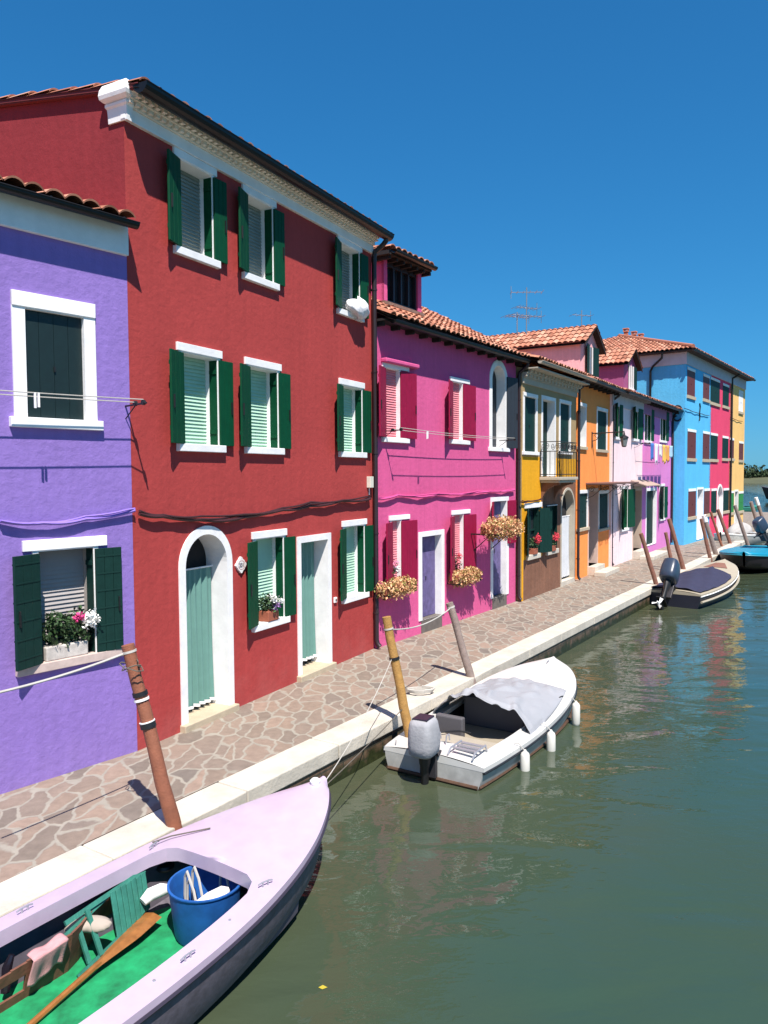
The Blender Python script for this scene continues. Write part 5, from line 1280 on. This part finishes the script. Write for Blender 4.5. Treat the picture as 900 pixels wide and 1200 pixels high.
m = MB(); m.tube([(.5,.35,-.1),(.7,.2,-.12),(.9,.1,-.15),(1.05,.0,-.2)], .012, 6); m.build('fuel_hose', M_black, B2)
m = MB(); m.box(1.0,1.1,.1,.5,-.3,-.02); m.box(1.75,1.8,-.45,.45,-.36,.05); m.build('seat_back', mat('grey_vinyl', C(96,94,98,.8), .6), B2, bevel=.02)
# tarpaulin: local grid, humped over a hoop, tucked at the gunwales
m = MB()
def tarp(u_, v_):
    # u across from port(-) to starboard, v from stern edge to bow edge
    x = 1.25 + v_*(1.75) + .38*(1-v_)*( (u_-.5)**2*2.0) - .1*(1-v_)
    x += .05*math.sin(u_*17)*(1-v_)
    hb, z = sh2(min(x, 4.0)); hb *= (.97 - .12*v_); y = hb*(1-2*u_)
    hump = (.36*(1-v_)**.9 + .03)*max(0, math.cos((u_-.5)*math.pi))**.75
    if v_ < .06: hump -= .03
    wr = .03*(1-.5*v_)*math.sin(u_*30+v_*9+2.4*math.sin(v_*7))+.02*max(0,1-v_*3)*math.sin(u_*55+v_*14) + .016*math.sin(u_*9-v_*21) + .03*(1-v_)*math.sin(u_*13+3)*math.cos(v_*5)
    edge = min(u_, 1-u_)
    return (x, y, zt2(min(x,4.0), y) + hump + max(0,wr)*min(1, edge*6) + .012 - (.05 if edge < .02 and v_ < .3 else 0))
m.grid(tarp, 90, 60)
tp_ = m.build('tarpaulin', mat('grey_tarpaulin', C(196,198,204,.54), .75, .05, 4, .25, 18), smooth=True, sangle=180, solid=.006)
tp_.location = B2.location; tp_.rotation_euler = B2.rotation_euler; tag(tp_, 'wrinkled light grey tarpaulin stretched over the front of the white boat', 'tarpaulin')
# outboard with grey cover
def outboard(loc, rz, label, cm_, tm, tilt=0, s_=1.0):
    e = empty('outboard_motor', loc, rz, label, 'outboard motor'); ti = math.radians(tilt)
    def T(x, y, z): x, y, z = x*s_, y*s_, z*s_; return (x*math.cos(ti)+z*math.sin(ti), y, -x*math.sin(ti)+z*math.cos(ti)) if tilt else (x, y, z)
    m = MB(T)
    prof = [(.11,.12,.0,.0),(.135,.15,.03,.0),(.145,.158,.12,.0),(.142,.155,.26,-.005),(.13,.14,.37,-.015),(.118,.125,.405,-.02),(.09,.1,.425,-.02),(.04,.04,.43,-.02)]
    rings = []
    for (rx, ry, z, ox) in prof:
        rings.append([m.vt((ox-.12+rx*1.35*math.copysign(abs(math.cos(t))**.6, math.cos(t)), ry*math.copysign(abs(math.sin(t))**.6, math.sin(t)), z+.12)) for t in [2*math.pi*k/24 for k in range(24)]])
    for i in range(len(rings)-1):
        for k in range(24): m.idx((rings[i][k], rings[i][(k+1)%24], rings[i+1][(k+1)%24], rings[i+1][k]))
    m.idx(rings[0]); m.idx(rings[-1]); m.build('cowling', cm_, e, smooth=True, sangle=60)
    if tm:
        m = MB(T); m.obox((-.25,-.095,.543),(.22,0,0),(0,.19,0),(0,0,.02)); m.build('cowling_top', tm, e, bevel=.012)
    m = MB(T); m.lathe([(.1,.12),(.09,.02),(.06,-.06),(.055,-.3),(.05,-.32)], 12, (-.1,0,0), sy=.7)
    m.obox((-.22,-.015,-.5),(.2,0,0),(0,.03,0),(.03,0,.2)); m.obox((-.28,-.07,-.34),(.3,0,0),(0,.14,0),(0,0,.015)); m.tube([(-.25,0,-.46),(-.02,0,-.46)], [.035,.045], 10)
    m.build('drive_leg', M_black, e, smooth=True)
    m = MB(T); m.obox((-.03,-.1,-.18),(.06,0,0),(0,.2,0),(0,0,.3)); m.obox((.02,-.09,.06),(.1,0,0),(0,.18,0),(0,0,.05)); m.tube([(0,-.12,.08),(.08,-.12,.12)], .015, 6); m.build('transom_bracket', mat('dark_alloy', C(60,58,62), .45, metal=.4), e, bevel=.006)
    m = MB(T)
    for k in range(3):
        t = 2*math.pi*k/3; m.face([(-.27,.02*math.cos(t),-.46+.02*math.sin(t)),(-.29,.11*math.cos(t-.4),-.46+.11*math.sin(t-.4)),(-.26,.12*math.cos(t+.1),-.46+.12*math.sin(t+.1)),(-.25,.04*math.cos(t+.6),-.46+.04*math.sin(t+.6))])
    m.tube([(-.32,0,-.46),(-.25,0,-.46)], [.015,.03], 8); m.build('propeller', M_white if tilt else M_black, e)
    m = MB(T); m.tube([(.02,.05,.16),(.2,.09,.2),(.38,.12,.22)], [.022,.018,.02], 8); m.build('tiller', M_black, e)
    return e
wp = inboat(B2)((-.04, .02, -.22)); outboard(tuple(wp), math.radians(62), 'outboard with a pale grey cloth cover on the white boat stern', mat('pale_grey_cover', C(192,192,196,.62), .9, .1, 10, .3, 30, spec=.2), mat('black_panel', C(40,32,44), .4), s_=1.02)
# fenders along the starboard side
for i, x in enumerate((.85, 1.65, 2.8)):
    hb, z = sh2(x); p = inboat(B2)((x, -hb-.08, z-.03)); e = empty('hanging_fender', tuple(p), 0, ['white fender nearest the stern of the white motorboat','middle white fender on the side of the white motorboat','white fender nearest the bow of the white motorboat'][i], 'fender', 'fenders hanging on the white boat')
    m = MB(); m.lathe([(.012,.02),(.02,.0),(.045,-.02),(.058,-.05),(.06,-.2),(.058,-.3),(.045,-.34),(.02,-.36),(.012,-.38)], 14); m.build('fender_body', mat('fender_vinyl', C(235,232,222,.75), .45), e, smooth=True)
    m = MB(); q = inboat(B2)((x, -hb+.06, z+.04)); m.tube([(0,0,.0), tuple((q-p)*.6+Vector((0,0,.04))), tuple(q-p)], .006, 5); m.build('fender_rope', M_rope, e)

# ---- navy covered boat
M_navy = mat('navy_tarp_cloth', C(50,50,78,.75), .8, .1, 6, .25, 14)
B3, sh3, zt3 = boat('small_motorboat', 'dark hulled motorboat with a cream rim and navy cover', (7.85, 20.3), 50.5,
    [(0,.72,-.06,.55),(1.0,.8,-.05,.58),(2.2,.84,.0,.62),(3.2,.78,.1,.66),(4.0,.62,.2,.7),(4.5,.42,.28,.7),(4.8,.2,.33,.66),(4.9,.03,.35,.6)],
    mat('dark_navy_hull', C(38,40,52), .4), mat('cream_gelcoat', C(232,218,190,.5), .4), -.3, .5, 3.3, .12, M_greyin, M_greyin, M_white, camber=.06)
m = MB()
def cov(u_, v_):
    x = .15+v_*3.45-.25*(v_**6)*abs(2*u_-1); hb, z = sh3(x); y = (hb*.93)*(1-2*u_)*(1 if v_ < .75 else math.sqrt(max(0.0,1-((v_-.75)/.27)**2)))
    return (x, y, zt3(x, y)+.03+.16*math.cos((u_-.5)*math.pi)*math.sin(min(1,v_*1.3+.15)*math.pi*.5)*(1-.6*v_)+.012*math.sin(u_*19+v_*11)+.012*math.sin(v_*30))
m.grid(cov, 40, 40); t_ = m.build('tarpaulin', M_navy, smooth=True, sangle=180, solid=.006); t_.location = B3.location; t_.rotation_euler = B3.rotation_euler; tag(t_, 'taut navy cover laced over the cockpit of the cream rimmed boat', 'tarpaulin')
m = MB(); m.grid(lambda u_, v_: (3.85+.55*v_, (.36-.22*v_)*(1-2*u_), zt3(3.85+.55*v_, (.36-.22*v_)*(1-2*u_))+.012), 6, 6); m.build('bow_panel', mat('brown_panel', C(170,120,100,.55), .6), B3)
m = MB()
for sg in (-1,1): m.tube([(x, sg*(sh3(x)[0]+.03), sh3(x)[1]-.2) for x in [i*.27 for i in range(18)]], .035, 6)
m.build('cream_rub_rail', mat('cream_gelcoat', C(232,218,190,.5), .4), B3, smooth=True)
p = inboat(B3)((-.12, .1, .02)); outboard(tuple(p), math.radians(50.5), 'tilted dark blue grey outboard on the navy covered boat', mat('blue_grey_cowling', C(62,76,98,.6), .35, .1, 8, coat=.3), None, tilt=40, s_=1.45)

# ---- turquoise decked boat
B4, sh4, zt4 = boat('turquoise_boat', 'dark hulled boat with a turquoise deck at the right edge', (15.75, 31.1), 236.6,
    [(0,.85,.1,.6),(1.2,1.05,.12,.6),(2.6,1.15,.15,.62),(3.8,1.05,.2,.62),(4.6,.8,.25,.6),(5.1,.48,.29,.55),(5.32,.2,.31,.5),(5.36,.04,.31,.5)],
    mat('dark_brown_hull', C(36,30,36), .5), mat('turquoise_paint', C(30,168,205,.6), .4, .06), -.3, .3, 1.2, .25, M_greyin, M_greyin, mat('turquoise_strake', C(60,170,190,.6), .5), camber=.07)
# ---- white covered boat behind
B5, sh5, zt5 = boat('white_dinghy', 'white dinghy with covered gear behind the turquoise boat', (18.6, 38.0), 225,
    [(0,.7,.15,.5),(1.2,.85,.17,.52),(2.4,.8,.22,.55),(3.3,.55,.3,.55),(3.8,.2,.36,.5),(3.95,.03,.38,.45)], M_whull, M_wdeck, -.2, .4, 2.2, .15, M_greyin, M_greyin, None)
m = MB(); c5 = inboat(B5)
def hp(u_, v_): a = u_*6.283; r = math.sin(v_*1.57); return tuple(c5((1.5+1.0*r*math.cos(a), .5*r*math.sin(a), .28+.45*math.cos(v_*1.57)+.05*math.sin(a*5+v_*6))))
m.grid(hp, 40, 10); thing_mesh(m, 'tarpaulin', mat('white_tarp_cloth', C(215,210,205,.55), .85, .1), 'rumpled whitish cover heaped on the dinghy behind the turquoise boat', 'tarpaulin', smooth=True, sangle=180)
p = c5((3.0,-.3,.75)); outboard(tuple(G(893,628,.7)), math.radians(200), 'blue grey outboard beside the rumpled whitish cover', mat('blue_grey_cowling', C(70,86,108,.7), .35, .1, 8, coat=.3), None, tilt=35, s_=1.3)
# ---- small green boat at the far quay end and dark boat on the lagoon
p = G(872,603,-.1); B6, _, _ = boat('green_dinghy', 'small sea green dinghy beyond the end of the quay', (p.x+1.5, 66), 20, [(0,.6,.2,.5),(1.2,.75,.2,.5),(2.4,.6,.25,.5),(3.2,.2,.35,.45),(3.4,.03,.38,.4)], mat('sea_green_paint', C(70,160,140,.6), .5), mat('sea_green_paint', C(70,160,140,.6), .5), -.1, .5, 2.2, .12, M_greyin, M_greyin, None)
B7, _, zt7 = boat('cabin_boat', 'dark cabin boat out on the lagoon at the right edge', (56.5, 96), 160, [(0,1.2,.9,1.4),(2,1.6,.9,1.4),(4.5,1.5,1.0,1.4),(6.5,.9,1.3,1.6),(7.4,.04,1.5,1.6)], mat('black_hull', C(30,34,44), .5), M_greyin, .2, .6, 2, .2, M_greyin, M_greyin, None)
m = MB(); m.box(1.2,4.6,-1.1,1.1,1.0,2.3); m.build('cabin', mat('black_hull', C(30,34,44), .5), B7, bevel=.1)
m = MB(); m.box(1.0,4.8,-1.25,1.25,2.9,3.0)
for x in (1.2,4.5):
    for y in (-1.1,1.1): m.box(x,x+.06,y-.03,y+.03,2.3,2.9)
m.build('canopy', mat('pale_blue_canopy', C(150,175,205,.8), .7), B7)

# steps / litter: floating leaf
m = MB(); c = G(378,1157,WATER+.004); m.face([(c.x-.03,c.y,c.z),(c.x,c.y-.02,c.z),(c.x+.035,c.y,c.z),(c.x,c.y+.025,c.z)])
thing_mesh(m, 'floating_leaf', mat('yellow_leaf', C(210,190,60,.7), .7), 'single yellow leaf floating on the water beside the lilac boat', 'leaf')

# ================================================================== LIGHT, SKY, CAMERA
SUNV = Vector((.155, -.485, .862)).normalized()     # towards the sun
elev = math.asin(SUNV.z); az = math.atan2(SUNV.x, SUNV.y)   # clockwise from +Y
world = bpy.data.worlds.new('World'); scene.world = world; world.use_nodes = True
wt = world.node_tree; bg = wt.nodes['Background']; sk = wt.nodes.new('ShaderNodeTexSky'); sk.sky_type = 'NISHITA'; sk.sun_disc = False
sk.sun_elevation = elev; sk.sun_rotation = az; sk.air_density = 1.0; sk.dust_density = .15; sk.ozone_density = 4.0; sk.altitude = 0
tn = wt.nodes.new('ShaderNodeVectorMath'); tn.operation = 'MULTIPLY'; tn.inputs[1].default_value = (.24, .70, 1.0)
tn.inputs[1].default_value = (.19, .92, 1.42)
dv = wt.nodes.new('ShaderNodeVectorMath'); dv.operation = 'MULTIPLY_ADD'; dv.inputs[1].default_value = (1/8, 1/7.2, 1/13); dv.inputs[2].default_value = (1, 1, 1)
qt = wt.nodes.new('ShaderNodeVectorMath'); qt.operation = 'DIVIDE'
wt.links.new(sk.outputs[0], tn.inputs[0]); wt.links.new(tn.outputs[0], dv.inputs[0]); wt.links.new(tn.outputs[0], qt.inputs[0]); wt.links.new(dv.outputs[0], qt.inputs[1]); wt.links.new(qt.outputs[0], bg.inputs['Color']); bg.inputs['Strength'].default_value = .082
sl_ = bpy.data.lights.new('sun', 'SUN'); sl_.energy = 4.8; sl_.angle = math.radians(.5); sl_.color = (1, .93, .86)
so = bpy.data.objects.new('sun', sl_); COL.objects.link(so); so.rotation_euler = (-SUNV).to_track_quat('-Z', 'Y').to_euler()
cam = bpy.data.cameras.new('camera'); cam.sensor_fit = 'VERTICAL'; cam.sensor_height = 34.6; cam.lens = 880/1200*34.6; cam.clip_start = .05; cam.clip_end = 6000
co_ = bpy.data.objects.new('camera', cam); COL.objects.link(co_)
xr = RT*CC - UPV*SS; yu = RT*SS + UPV*CC; zb = -FW
co_.matrix_world = Matrix(((xr.x, yu.x, zb.x, 0), (xr.y, yu.y, zb.y, 0), (xr.z, yu.z, zb.z, CAMH), (0, 0, 0, 1)))
scene.camera = co_
scene.view_settings.view_transform = 'Standard'; scene.view_settings.look = 'None'; scene.view_settings.exposure = .8; scene.view_settings.gamma = 1
scene.render.engine = 'CYCLES'; scene.cycles.max_bounces = 6
